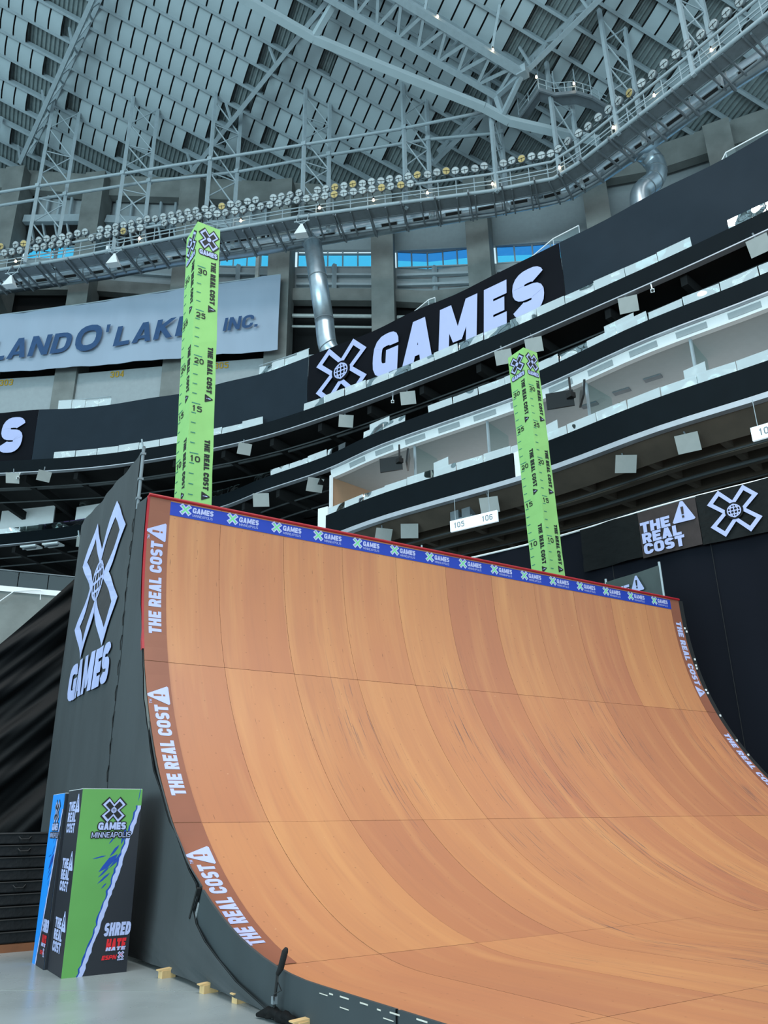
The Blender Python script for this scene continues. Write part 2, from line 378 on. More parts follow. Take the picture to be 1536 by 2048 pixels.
def words(phrase, fn, length, cap, oy, w, t, gap, space, name, mt, parent, sub=0., shear=0.):
    _, tot = text(phrase, w, t, gap, space); k = length/tot; x = 0
    for wd in phrase.split(' '):
        q, l = text(wd, w, t, gap); g = MB(); put(g, q, fn, k, cap, x*k, oy, shear, sub); g.build(name, mt, parent); x += l+gap+space
def warn(fn_white, fn_ink, s, ox, oy, mbw, mbi):  # warning triangle, base s, upright
    h = s*.98
    put(mbw, [(Vec((-.5, .06)), Vec((-.44, 0)), Vec((.44, 0)), Vec((.5, .06))), (Vec((-.5, .06)), Vec((.5, .06)), Vec((.06, .97)), Vec((-.06, .97)))], fn_white, s, h, ox, oy)
    put(mbi, glyph('!', .1, .1), fn_ink, s*.95, h*.52, ox-s*.05, oy+h*.18)

# ------------------------------------------------------------------ plan curves (world XY) shared by the stands
def cr(pts, m_=10):
    P = [Vec(p) for p in pts]; P = [P[0]*2-P[1]] + P + [P[-1]*2-P[-2]]; o = []
    for i in range(1, len(P)-2):
        a, b, c, d = P[i-1:i+3]
        for k in range(m_):
            t = k/m_; o.append(.5*((2*b)+(c-a)*t+(2*a-5*b+4*c-d)*t*t+(3*b-a-3*c+d)*t**3))
    return o + [P[-2]]
class Strip:
    """a vertical surface over a plan curve: point(a, z, off) with a = length along it, off = towards the field"""
    def __init__(s, pts, smooth=True, res=12):
        s.P = cr(pts, res) if smooth else [Vec(p) for p in pts]; s.L = [0]
        for p, q in zip(s.P, s.P[1:]): s.L.append(s.L[-1]+(q-p).length)
        s.len = s.L[-1]
    def xy(s, a):
        i = 0
        while i < len(s.L)-2 and s.L[i+1] < a: i += 1
        d = s.P[i+1]-s.P[i]; return s.P[i]+d*((a-s.L[i])/max(1e-6, d.length)), d.normalized()
    def nrm(s, a):
        _, d0 = s.xy(a-.6); _, d1 = s.xy(a+.6); d = (d0+d1).normalized(); return Vec((d.y, -d.x))
    def pt(s, a, z, off=0.):
        p, d = s.xy(a); n = s.nrm(a) if off else Vec((0, 0)); return Vec((p.x+n.x*off, p.y+n.y*off, z))
    def steps(s, a0, a1, st=1.2):
        k = max(1, int((a1-a0)/st)); return [a0+(a1-a0)*i/k for i in range(k+1)]
    def band(s, mb, a0, a1, z0, z1, o0=0., o1=None, th=.08, st=1.2):
        """solid band: front face from (z0, o0) to (z1, o1), th thick away from the field"""
        o1 = o0 if o1 is None else o1; A = s.steps(a0, a1, st); rows = []
        for z, o in ((z0, o0), (z1, o1), (z1, o1-th), (z0, o0-th), (z0, o0)):
            rows.append([s.pt(a, z(a) if callable(z) else z, o) for a in A])
        mb.grid(rows)
        for a in (a0, a1):
            zz0 = z0(a) if callable(z0) else z0; zz1 = z1(a) if callable(z1) else z1
            mb.face([s.pt(a, zz0, o0), s.pt(a, zz1, o1), s.pt(a, zz1, o1-th), s.pt(a, zz0, o0-th)])
        return mb
    def deck(s, mb, a0, a1, z, o0, o1, th=.15, z1=None, st=1.5):
        A = s.steps(a0, a1, st); z1 = z if z1 is None else z1
        rows = [[s.pt(a, zz, o) for a in A] for zz, o in ((z, o0), (z1, o1), (z1+th, o1), (z+th, o0), (z, o0))]
        return mb.grid(rows)
F3 = Strip([(-6, 43.5), (-.56, 39.5), (4.4, 35.4), (8.46, 30.8), (11.84, 25.8), (14.3, 20.6), (16.84, 13.85), (18.3, 9.5), (19.62, 4.94), (20.6, 1.5), (21.5, -2), (23, -8)])
F2 = Strip([(-4, 51), (.8, 46.6), (5.75, 41), (11.3, 32.2), (13.0, 27.2), (14.8, 22.3), (15.9, 17.4), (18.7, 9.3), (19.92, 3.24), (21.36, -1.5), (23, -8)])
F1 = Strip([(14.8, 22.3), (15.9, 17.4), (18.7, 9.3), (19.92, 3.24), (21.36, -1.5), (23, -8)])
CU = Strip([(12.53, 23.92), (13.76, 20.4), (14.81, 15.75), (17.47, 8.05), (18.62, 2.3), (19.99, -2.21), (21.55, -8.38)])
WALL = Strip([(-18, 62.8), (-11, 57), (-3.75, 51.01), (4.57, 44.32), (10.98, 38.76), (17.85, 33.05), (26.08, 26.33), (36.85, 12.25), (40.82, 5.15), (44, -1), (49, -12)], False)
W0 = WALL.L[1]   # wall lengths below are counted from the second corner
LETT = Strip([(-11.32, 53.86), (-4.32, 48.07), (3.7, 41.62), (9.88, 36.26), (16.52, 30.75), (24.39, 24.32)], False)
LAND = Strip([(-10.82, 54.46), (-3.83, 48.68), (4.2, 42.22), (10.39, 36.86), (17.02, 31.35), (24.96, 24.86)], False)

# ================================================================== SETTING
fl = MB(); fl.face([(-140, -140, 0), (140, -140, 0), (140, 110, 0), (-140, 110, 0)])
floor = tag(fl.build('floor', 'floor'), kind='structure')
j = MB()
for a, b in (((-3.6, -3.3), (3.2, -8.9)), ((-9, 1.2), (-3.6, -3.3))): j.beam((*a, .001), (*b, .001), .012, .004)
j.build('floor_joint', 'concrete', floor)

# ---- roof plane: panels on a slanted grid, U along a row, W from row to row
RO = Vec((.647, 31.622, 59.91)); RU = Vec((.96736, -.22137, -.34443)); RV = Vec((.29656, 2.07728, -.5022))
RW = RV*.895 - RU*.534; RN = Vec((.36474, .16928, .91559)); RUn = RU.normalized(); RVn = RV.normalized()
def rp(i, v, d=0.): return RO + RU*i + RVn*v - RN*d     # i cells along the row, v metres down the slope, d metres below
def roof_z(x, y, d=0.):
    p = RO - RN*d; return p.z - (RN.x*(x-p.x) + RN.y*(y-p.y))/RN.z
def wall_gap(p):      # signed distance to the eave, in plan
    best = 99
    for a, b in zip(WALL.P, WALL.P[1:]):
        d = b-a; t = max(0, min(1, (p.to_2d()-a).dot(d)/d.dot(d))); q = a+d*t; n = Vec((d.y, -d.x)).normalized(); w = p.to_2d()-q
        if w.length < abs(best): best = w.length if w.dot(n) > 0 else -w.length
    return best
ce = MB(); prof = []
i = -26.
while i < 52:
    prof += [(i, -.28), (i+.11, -.28), (i+.17, -.42), (i+.28, -.42)]; i += .34
def v_end(i):
    v = -30.
    while v < 42 and wall_gap(rp(i, v)) > -.6: v += .3
    return v
ce.grid([[rp(a, -36, b) for a, b in prof], [rp(a, v_end(a), b) for a, b in prof]])
ceiling = tag(ce.build('ceiling', 'roof_deck'), kind='structure')
ii = [-26+78*k/80 for k in range(81)]
up = MB(); up.grid([[rp(x, -36, -.5) for x in ii], [rp(x, v_end(x), -.5) for x in ii]]); up.build('roof_skin', 'roof_deck', ceiling)
ROWP = RW.dot(RVn)
for jr in range(-18, 16):
    xs = [-26+.5*k for k in range(157)]; xs = [x for x in xs if wall_gap(rp(x, jr*ROWP)) > -.3]
    if len(xs) < 3: continue
    b = MB(); b.beam(rp(xs[0], jr*ROWP-.12, .08), rp(xs[-1], jr*ROWP-.12, .08), .2, .5, RN); b.build('purlin', 'steel', ceiling)
def panel_mesh():
    mb = MB(); n = 5; rows = []
    for k in range(n):
        t = k/(n-1); d = .03 + .22*t + .15*math.sin(math.pi*t)
        rows.append([RU*x + RVn*(t*ROWP*1.0) - RN*d for x in (.06, .94)])
    mb.grid(rows)
    mb.grid([[RU*x + RVn*(t*ROWP*1.0) - RN*(-.03 + .18*t + .13*math.sin(math.pi*t)) for x in (-.04, 1.03)] for t in (0, .33, .66, 1)]); mb.n_front = 4
    return mb
PM = panel_mesh(); pm = PM.mesh('roof_panel', M['roof_panel'], smooth=True); pm.materials.append(M['dark'])
for f in pm.polygons: f.material_index = 0 if f.index < PM.n_front else 1
cells = []
rng = random.Random(3)
for jr in range(-22, 15):
    for bay in range(-2, 4):
        base = -1 + 12.6*bay
        for k in range(11):
            p = RO + RU*(base+k) + RW*jr; c = p + RU*.5 + RVn*1.0
            if wall_gap(c) < 2.2 + (rng.random()*1.0) or c.y < -3: continue
            if bay == -1 and k > 8 and jr % 2 == 0: continue
            if bay >= 2 and (k in (0, 6, 7) or rng.random() < .36): continue
            if bay == 1 and k == 2 and jr in (1, -3, -7): continue
            if bay == 0 and k == 1 and jr in (4, 9): continue
            cells.append(((c-CAM).length, p, c))
def seen(c):
    d = c-CAM; z = d.dot(FW); x = 768+1603.3*d.dot(RT)/z; y = 1024-1603.3*d.dot(UPV)/z
    return -30 < x < 1566 and -40 < y < 460
cells.sort(key=lambda q: (not seen(q[2]), q[0]))
for _, p, c in cells[:300]:
    o = bpy.data.objects.new('roof_panel', pm); COL.objects.link(o); o.parent = ceiling; o.location = p
st = MB()
for _, p, c in cells[300:]:
    i0 = len(st.v); st.v += [q+p for q in PM.v]; st.f += [tuple(i0+k for k in f) for f in PM.f]; st.uv += [None]*len(PM.f)
o = st.build('roof_panels', 'roof_panel', ceiling, smooth=True); o.data.materials.append(M['dark']); nf = len(PM.f)
for f in o.data.polygons: f.material_index = 0 if f.index % nf < PM.n_front else 1
tag(o, kind='stuff')

# ---- end wall behind the upper deck: concrete columns, ring beam, windows, girts
wz = lambda a: roof_z(*WALL.xy(a)[0])
def WA(a): return a+W0
wl = MB(); A = sorted(set(WALL.steps(.5, WALL.len-.5, 2.) + WALL.L[1:-1]))
wl.grid([[WALL.pt(a, 0, -1.2) for a in A], [WALL.pt(a, wz(a), -1.2) for a in A]])
wall_back = None
# openings are left for the windows: the wall is built in horizontal courses instead of one sheet
KW = [(13.2, 48.4), (19.2, 47.87), (31.2, 45.5), (35.7, 45.07), (44.3, 44.2), (52, 43.0), (56.2, 42.0), (74, 39.), (90, 37)]
def zwin(a):
    a -= W0
    if a <= KW[0][0]: return KW[0][1] + (KW[0][0]-a)*.09
    for (x, z), (x2, z2) in zip(KW, KW[1:]):
        if a <= x2: return z+(z2-z)*(a-x)/(x2-x)
    return KW[-1][1]
wb = MB()
WALL.band(wb, .5, WALL.len-.5, 26, lambda a: zwin(a)-3.4, -1.2, th=.3)
wall_back = tag(wb.build('wall_back', 'dark'), kind='structure')
p = MB(); WALL.band(p, .5, WALL.len-.5, lambda a: zwin(a)-3.4, lambda a: zwin(a), -.8, th=.3); p.build('wall_panel', 'wallpanel', wall_back)
p = MB(); WALL.band(p, .5, WALL.len-.5, lambda a: zwin(a)+1.75, wz, -.8, th=.3); p.build('wall_panel', 'wallpanel', wall_back)
p = MB(); WALL.band(p, .5, WALL.len-.5, lambda a: wz(a)-2.3, lambda a: wz(a)-.1, .35, th=.8); p.build('ring_beam', 'concrete', wall_back)
p = MB(); WALL.band(p, .5, WALL.len-.5, lambda a: zwin(a)-3.9, lambda a: zwin(a)-2.75, .1, th=.8); p.build('concrete_beam', 'concrete', wall_back)
COLS = [2.6, 11.92, 19.52, 28.36, 36.31, 44.6, 52.52, 61.5, 70.5, 78]
for a in COLS:
    a = WA(a); q, d = WALL.xy(a); ang = math.atan2(d.y, d.x)
    b = MB(); b.box((*(q+WALL.nrm(a)*.55), (wz(a)+27.2)/2), (1.75, 1.9, wz(a)-28.8), ang); b.build('column', 'concrete', wall_back)
for kb, (c0, c1) in enumerate(zip(COLS, COLS[1:])):
    a0, a1 = WA(c0)+1.0, WA(c1)-1.0
    n = 5
    win = tag(bpy.data.objects.new('window_%d' % (kb+1), None), kind='structure'); COL.objects.link(win)
    for k in range(n):
        b0, b1 = a0+(a1-a0)*k/n, a0+(a1-a0)*(k+1)/n
        g = MB(); WALL.band(g, b0+.05, b1-.05, lambda a: zwin(a)+.05, lambda a: zwin(a)+(.85 if kb >= 5 else 1.3), -.95, th=.02, st=3); g.build('pane', 'win', win)
        if kb >= 5:
            g = MB(); WALL.band(g, b0+.05, b1-.05, lambda a: zwin(a)+.85, lambda a: zwin(a)+1.7, -.95, th=.02, st=3); g.build('pane', 'win_blue', win)
        g = MB(); g.beam(WALL.pt(b0, zwin(b0), -.9), WALL.pt(b0, zwin(b0)+1.75, -.9), .09); g.build('mullion', 'steel', win)
    f = MB()
    for dz in (0, 1.32 if kb < 5 else 1.72): f.beam(WALL.pt(a0, zwin(a0)+dz, -.85), WALL.pt(a1, zwin(a1)+dz, -.85), .2, .1)
    f.build('window_frame', 'steel', win)
    for dz in ((-.95, -1.9) if kb >= 3 else (-1.4,)):
        g = MB(); g.beam(WALL.pt(a0, zwin(a0)+dz, -.6), WALL.pt(a1, zwin(a1)+dz, -.6), .3, .2); g.build('girt', 'steel', wall_back)
    if kb >= 3:
        am = (a0+a1)/2; g = MB(); g.beam(WALL.pt(am, zwin(am)-2.7, -.5), WALL.pt(am, zwin(am), -.5), .3); g.build('wall_post', 'steel', wall_back)
    if kb < 4:
        zb = lambda a: zwin(a)+3.3
        g = MB(); g.beam(WALL.pt(a0, zb(a0), .3), WALL.pt(a1, zb(a1), .3), .5, .75); g.build('window_head_beam', 'steel', wall_back)
        g = MB(); A = WALL.steps(a0, a1, 2.); g.grid([[WALL.pt(a, zb(a)-.2, .1) for a in A], [WALL.pt(a, zwin(a)+1.5, -.9) for a in A]]); g.build('sloped_soffit', 'dark', wall_back)
        for k in range(5):
            a = a0+(a1-a0)*(k+.5)/5; g = MB(); g.beam(WALL.pt(a, zb(a)-.3, .15), WALL.pt(a+.1, zwin(a)+1.45, -.75), .16, .25); g.build('joist', 'steel', wall_back)
            a = a0+(a1-a0)*(k+.3)/5; g = MB(); g.tube([WALL.pt(a, zb(a)+.3, -.35), WALL.pt(a, wz(a)-2.2, -.35)], .14, 8); g.build('wall_post', 'steel', wall_back)
    g = MB()
    for dz, r in ((-5.6, .16), (-6.6, .1)): g.tube([WALL.pt(a0, zwin(a0)+dz, .4), WALL.pt(a1, zwin(a1)+dz, .4)], r, 8)
    if kb in (3, 4, 5): g.build('wall_pipe', 'pipe', wall_back)
g = MB(); g.tube([WALL.pt(WA(34.3), 47.3, .5), WALL.pt(WA(34.3), 39.5, .5)], .2, 8); g.build('downpipe', 'pipe', wall_back)
g = MB(); g.tube([WALL.pt(WA(33.5), 42.8, .6), WALL.pt(WA(33.5), 39.5, .6)], .26, 8); g.build('downpipe', 'pipe', wall_back)
g = MB(); WALL.band(g, WA(9), WA(46), 30.0, 35.1, 1.2, th=.1); g.build('section_wall', 'wallpanel', wall_back)
for s, a in (('303', 14.53), ('304', 23.72), ('305', 32.07)):
    q, w = text(s, .6, .17, .12); g = MB(); put(g, q, lambda x, y: WALL.pt(WA(a)+x, 34.45+y, 1.24), .55, .55, -.55*w/2); g.build('section_number', 'yellow', wall_back)
    if s == '303': pass

# ================================================================== STANDS
def seats(strip, a0, a1, z, off, rows, rise=.35, tread=.8):
    mb = MB()
    for r in range(rows):
        a = a0
        while a < a1:
            p = strip.pt(a, z+r*rise, off-r*tread); q = strip.pt(a+.44, z+r*rise, off-r*tread); n = strip.nrm(a); nn = Vec((n.x, n.y, 0))
            mb.hexa([p, q, q-nn*.1, p-nn*.1, p+Vec((0, 0, .45)), q+Vec((0, 0, .45)), q-nn*.2+Vec((0, 0, .5)), p-nn*.2+Vec((0, 0, .5))]); a += .53
    return mb
def glass_run(parent, strip, a0, a1, z0, h, off, n=None, st=1.55, skip=()):
    a = a0; k = 0
    while a < a1-.3:
        if k not in skip:
            tilt = random.uniform(-.05, .05); dz = random.uniform(-.02, .03); hh = h*random.uniform(.92, 1.08)
            g = MB(); p0, p1 = strip.pt(a+.02, z0+dz, off), strip.pt(min(a+st-.02, a1), z0+dz, off+tilt)
            t = Vec((strip.nrm(a).x, strip.nrm(a).y, 0)); q = t*random.uniform(-.06, .06)+Vec((0, 0, hh))
            g.hexa([p0, p1, p1-t*.02, p0-t*.02, p0+q, p1+q, p1+q-t*.02, p0+q-t*.02]); g.build('glass_pane', 'glass', parent)
        a += st; k += 1

# -- club level (lowest black band)
t1 = thing('club_balcony', 'lowest long black balcony fascia with silver lower edge, above hanging section sign', 'balcony', F1.pt(12, 16.9))
E1 = F1.len-.3
b = MB(); F1.band(b, 0, 12.62, 17.15, 18.4, 0, th=.3); F1.band(b, 13.25, E1, 17.15, 18.4, 0, th=.3); b.face([F1.pt(0, 17.0, 0), F1.pt(0, 18.4, 0), F1.pt(0, 18.4, -6), F1.pt(0, 17.0, -6)]); b.build('fascia', 'black', t1)
b = MB(); F1.band(b, .0, E1, 16.86, 17.10, .05, th=.35); b.build('lower_trim', 'silver', t1)
b = MB(); F1.deck(b, 0, E1, 17.3, -.1, -9, .2); b.build('floor_slab', 'conc_brown', t1)
b = MB(); F1.deck(b, 0, E1, 16.95, -.2, -1.6, .2, 16.3); b.build('soffit', 'conc_brown', t1)
for off in (-2.6, -4.2, -5.8, -7.4):
    b = MB(); F1.band(b, .2, E1, 16.2, 17.3, off, th=.4); b.build('edge_beam', 'conc_brown', t1)
for a in [1.5+k*3.4 for k in range(9)]:
    b = MB(); b.beam(F1.pt(a, 16.6, -1.7), F1.pt(a+.6, 16.5, -8.8), .3, .4); b.build('cross_beam', 'conc_brown', t1)
for off, z, r in ((-1.8, 15.95, .05), (-3.4, 15.9, .08), (-5.0, 15.8, .04)):
    b = MB(); b.tube([F1.pt(a, z, off) for a in F1.steps(.5, E1, 2)], r, 6); b.build('conduit', 'conduit', t1)
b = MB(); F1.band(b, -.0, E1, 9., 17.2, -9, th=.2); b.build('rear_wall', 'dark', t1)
glass_run(t1, F1, .1, E1, 18.4, .45, -.05)
for a in (8.0, 14.2, 21.3):   # taller glass screens by the dividers
    b = MB(); b.hexa([F1.pt(a, 18.4, -.1), F1.pt(a+.9, 18.4, -.1), F1.pt(a+.9, 18.4, -.13), F1.pt(a, 18.4, -.13), F1.pt(a, 19.25, -.1), F1.pt(a+.9, 19.35, -.1), F1.pt(a+.9, 19.35, -.13), F1.pt(a, 19.25, -.13)]); b.build('glass_screen', 'glass', t1)
for a in (6.6, 11.1, 16.6, 21.7, 26.6):
    b = MB(); b.beam(F1.pt(a, 18.3, -.45), F1.pt(a, 20.8, -.45), .1); b.build('divider_post', 'steel', t1)
    b = MB(); b.face([F1.pt(a, 18.3, -.4), F1.pt(a, 18.3, -2.6), F1.pt(a, 20.8, -2.6), F1.pt(a, 20.8, -.4)]); b.build('divider_glass', 'glass_clear', t1)
b = MB(); F1.band(b, 12.66, 13.2, 17.1, 18.42, -.04, th=.4); b.build('white_pier', 'white', t1)
b = MB(); b.beam(F1.pt(.3, 18.0, -.2), F1.pt(.3, 20.9, -.2), .16); b.build('end_post', 'white', t1)
b = MB(); b.box(F1.pt(-.2, 18.0, -.3), (.7, .7, 1.9), .4); b.build('end_pier', 'white', t1)
b = MB(); b.face([F1.pt(.3, 17.4, -.3), F1.pt(.35, 17.4, -11), F1.pt(.35, 20.8, -11), F1.pt(.3, 20.8, -.3)]); b.build('end_wall', 'terracotta', t1)
b = MB(); F1.band(b, .3, E1, 17.4, 20.9, -11, th=.2); b.build('suite_wall', 'soffit', t1)
b = MB(); F1.deck(b, .3, E1, 17.55, -.3, -11, .05); b.build('suite_floor', 'soffit', t1)

for k, a in enumerate((4, 10, 16, 22, 28)):   # unseen fill lights added to brighten the suite ceiling from below
    q = F1.pt(a, 17.8, -5); area('suite_fill_light', q, q+Vec((0, 0, 5)), 4.8, 5.0, 60, (.97, 1, 1))
# -- suite level (middle black band)
t2 = thing('suite_balcony', 'middle black balcony fascia over the pale suite ceiling', 'balcony', F2.pt(40, 20.8))
E2 = F2.len-.3; S0 = 35.2
b = MB(); F2.band(b, 0, E2, 21.32, 22.2, 0, th=.3); b.build('fascia', 'black', t2)
b = MB(); F2.band(b, 0, E2, 21.26, 21.32, .06, th=.35); b.build('lower_trim', 'silver', t2)
b = MB(); F2.band(b, S0, E2, 20.78, 21.25, -.25, -.15, th=.3); b.build('white_fascia', 'white', t2)
b = MB(); F2.deck(b, S0, E2, 20.8, -.3, -11.5, .15); b.build('suite_ceiling', 'soffit', t2)
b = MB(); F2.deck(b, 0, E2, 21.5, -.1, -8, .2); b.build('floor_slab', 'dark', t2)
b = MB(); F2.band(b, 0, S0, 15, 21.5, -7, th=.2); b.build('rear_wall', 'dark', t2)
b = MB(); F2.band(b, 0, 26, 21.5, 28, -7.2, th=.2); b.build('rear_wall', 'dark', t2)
for a in [S0+1.6+k*2.15 for k in range(14)]:
    if a+1.3 < E2:
        b = MB(); b.hexa([F2.pt(a, 20.9, -.20), F2.pt(a+1.3, 20.9, -.20), F2.pt(a+1.3, 20.9, -.4), F2.pt(a, 20.9, -.4), F2.pt(a, 21.16, -.15), F2.pt(a+1.3, 21.16, -.15), F2.pt(a+1.3, 21.16, -.4), F2.pt(a, 21.16, -.4)]); b.build('vent_grille', 'wallpanel', t2)
for a in (50.5, 52.2, 53.9):
    b = MB(); b.box(F2.pt(a, 20.77, -2.4), (.8, .35, .06), -1.2); b.build('ceiling_vent', 'steel_dark', t2)
for a in [1+k*3.3 for k in range(11)]:
    b = MB(); b.beam(F2.pt(a, 21.1, -.4), F2.pt(a+.5, 21.0, -7), .3, .6); b.build('cross_beam', 'dark', t2)
for off, z in ((-1.7, 20.9), (-3.2, 20.8)):
    b = MB(); b.tube([F2.pt(a, z, off) for a in F2.steps(.5, S0-.5, 2)], .06, 6); b.build('conduit', 'conduit', t2)
glass_run(t2, F2, 4, E2, 22.2, .42, -.05, skip=(8, 9, 12, 15, 21, 24))
for a0, a1, z in ((12.3, 15.2, 23.9), (5.9, 10.4, 24.4)):
    b = MB(); F2.band(b, a0, a1, 22.2, z, -.6, th=.1); b.build('pale_parapet', 'white', t2)
    glass_run(t2, F2, a0+.2, a1+.2, z, .7, -.6, st=.95)
for a in (38.6, 53.0):
    b = MB(); b.hexa([F2.pt(a, 22.2, -.1), F2.pt(a+1.5, 22.2, -.1), F2.pt(a+1.5, 22.2, -.14), F2.pt(a, 22.2, -.14), F2.pt(a, 22.95, -.1), F2.pt(a+1.5, 22.95, -.1), F2.pt(a+1.5, 22.95, -.14), F2.pt(a, 22.95, -.14)]); b.build('glass_screen', 'glass', t2)
tag(seats(F2, 9.5, 18, 22.3, -.25, 3, .3).build('seat_rows', 'purple', t2), kind='stuff')

# -- upper deck (top black band)
t3 = thing('upper_balcony', 'topmost black balcony fascia running below the big black banner', 'balcony', F3.pt(35, 24))
E3 = F3.len-.3
b = MB(); F3.band(b, 0, E3, 24.1, 25.0, 0, th=.3); b.build('fascia', 'black', t3)
b = MB(); F3.band(b, 0, E3, 24.04, 24.10, .06, th=.35); b.build('lower_trim', 'silver', t3)
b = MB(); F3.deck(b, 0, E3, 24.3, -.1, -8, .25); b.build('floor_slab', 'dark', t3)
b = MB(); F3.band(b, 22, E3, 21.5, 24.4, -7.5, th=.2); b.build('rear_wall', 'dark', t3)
for a in [1+k*3.6 for k in range(17)]:
    b = MB(); b.beam(F3.pt(a, 23.9, -.5), F3.pt(a+.5, 23.7, -7.4), .3, .6); b.build('cross_beam', 'dark', t3)
for off, z, r in ((-1.3, 23.55, .05), (-1.9, 23.7, .09), (-3.4, 23.4, .05)):
    b = MB(); b.tube([F3.pt(a, z, off) for a in F3.steps(.5, E3, 2)], r, 6); b.build('conduit', 'conduit', t3)
glass_run(t3, F3, 1, E3, 25.0, .48, -.02, skip=(3, 4, 5, 16, 17, 33, 36, 37))
b = MB(); F3.deck(b, 0, E3, 28.2, -1.5, -12, .2, 33.5); b.build('raked_terrace', 'concrete', t3)
tag(seats(F3, 1, 14, 29.3, -3.0, 5, .38).build('seat_rows', 'purple', t3), kind='stuff')

# -- the long black banner hung on the upper deck
bn = thing('deck_banner', 'long black cloth banner with white cross logo and block lettering along upper deck', 'banner', F3.pt(38, 25))
def panel(a0, a1, mt):
    A = F3.steps(a0, a1, .8); mb = MB(); rows = []
    for k in range(7):
        z = 25.1+3.9*k/6
        rows.append([F3.pt(a, z+.05*math.sin(a*.9), -.45+.06*math.sin(a*1.3+k*.7)*(1-abs(k/6-.5))) for a in A])
    mb.grid(rows); mb.grid([[p-Vec((F3.nrm(5).x, F3.nrm(5).y, 0))*.03 for p in r] for r in rows]); return mb.build('cloth_panel', mt, bn, smooth=True)
panel(0, 8.5, 'black_cloth'); panel(8.52, 28.85, 'grey_cloth'); panel(28.87, 45.8, 'black_cloth'); panel(45.82, E3, 'grey_cloth')
fb = lambda x, y: F3.pt(x, y, -.30)
g = MB(); put(g, cross_outline(), fb, 1.98, 1.98, 31.49, 27.0, sub=.5); g.build('cross_logo', 'white_print', bn)
g = MB(); put(g, globe(.26, .04), lambda x, y: F3.pt(x, y, -.26), 1.98, 1.98, 31.49, 27.0); g.build('globe', 'white_print', bn)
g = MB(); put(g, disc(.34), lambda x, y: F3.pt(x, y, -.28), 1.98, 1.98, 31.49, 27.0); g.build('globe_ground', 'black_cloth', bn)
q, w = text('GAMES', .82, .30, .06)
for k in range(5):
    ch = 'GAMES'[k]
for (ch, x0, x1) in (('G', 33.73, 35.85), ('A', 35.85, 38.25), ('M', 38.3, 41.05), ('E', 41.15, 42.85), ('S', 42.85, 45.05)):
    cw = .82*WID.get(ch, 1.); g = MB(); put(g, glyph(ch, .30, cw), fb, (x1-x0-.12)/(cw+.1), 2.72, x0, 25.52, .1, sub=.6); g.build('letter', 'white_print', bn)
g = MB(); put(g, glyph('S', .3, .78), fb, 2.1, 2.72, 6.0, 25.75, .1, sub=.6); g.build('letter', 'white_print', bn)

# -- glass parapet boxes and stair rails above the banner
for k, (P_, off, lab) in enumerate((([(42.9, 29.1), (45.23, 29.9), (46.7, 29.9)], -1.0, 'slanted steel stair rail with glass behind banner lettering end'),
                    ([(35.25, 29.1), (37.36, 29.85), (37.8, 29.8)], -1.0, 'slanted steel stair rail with glass above middle of banner'),
                    ([(53.6, 28.9), (54.04, 29.5), (58.5, 29.5)], -.8, 'bright handrail with glass above the right end of banner'))):
    t = thing('stair_rail', lab, 'rail', F3.pt(P_[0][0], 28.6, off))
    b = MB(); b.tube([F3.pt(a, z, off) for a, z in P_], .035, 6); b.build('handrail', 'white', t)
    b = MB()
    for (a, z), (a2, z2) in zip(P_, P_[1:]): b.face([F3.pt(a, 28.4, off), F3.pt(a2, 28.4, off), F3.pt(a2, z2-.06, off), F3.pt(a, z-.06, off)])
    b.build('glass_pane', 'glass_clear', t)
    for a, z in P_: b = MB(); b.tube([F3.pt(a, 28.3, off), F3.pt(a, z, off)], .025, 6); b.build('rail_post', 'steel', t)
for a0, a1, lab in ((24.8, 28.7, 'glass parapet box on banner right of lime tower'), (9.7, 13.5, 'glass parapet box on banner at far left by purple seats')):
    t = thing('glass_parapet', lab, 'glass', F3.pt(a0, 28.9, -.7))
    glass_run(t, F3, a0, a1, 29.0, .75, -.7, st=.98)
    b = MB(); b.tube([F3.pt(a, 29.8, -.7) for a in F3.steps(a0, a1, 1)], .03, 6); b.build('top_rail', 'steel', t)

# -- pale hanging banner high on the end wall
la = thing('wall_banner', 'huge pale grey cloth banner with blue block lettering hung on concrete columns', 'banner', LAND.pt(24, 38))
def lzt(a): return 40.3+(a-12)*.065
def lzb(a): return 34.95+.00*(a)+ .25*math.sin((a-12)/23*math.pi)*-.0
rows = []; A = LAND.steps(2, 35, .7)
for k in range(9):
    t = k/8
    rows.append([LAND.pt(a, (lzb(a)*(1-t)+lzt(a)*t), .55+.07*math.sin(a*1.1+1.7*t)+.05*math.sin(a*2.7+t*5)) for a in A])
b = MB(); b.grid(rows); b.grid([[p+Vec((.02, .03, 0)) for p in r] for r in rows]); b.build('cloth', 'land', la, smooth=True)
fa = lambda x, y: LETT.pt(x, y)
def lword(s, x0, x1, zb, zt, w=.7, t=.2, slope=.06):
    q, l = text(s, w, t, .10); g = MB(); k = (x1-x0)/l
    put(g, q, lambda x, y: fa(x, y+(x-x0)*slope), k, zt-zb, x0, zb, .12, sub=.8); g.build('lettering', 'land_ink', la)
lword('LAND', 11.9, 18.4, 35.85, 37.65, .72, .2); lword('O', 18.75, 20.85, 36.12, 38.45, .95, .22); lword("'", 21.25, 21.55, 36.2, 38.4, .5, .5)
lword('LAKES', 22.0, 29.95, 36.35, 38.1, .72, .2, .075); lword('INC.', 30.72, 33.4, 36.85, 38.0, .72, .2)
b = MB(); b.tube([LAND.pt(a, lzt(a), .55) for a in A], .05, 6); b.build('top_cable', 'steel', la)

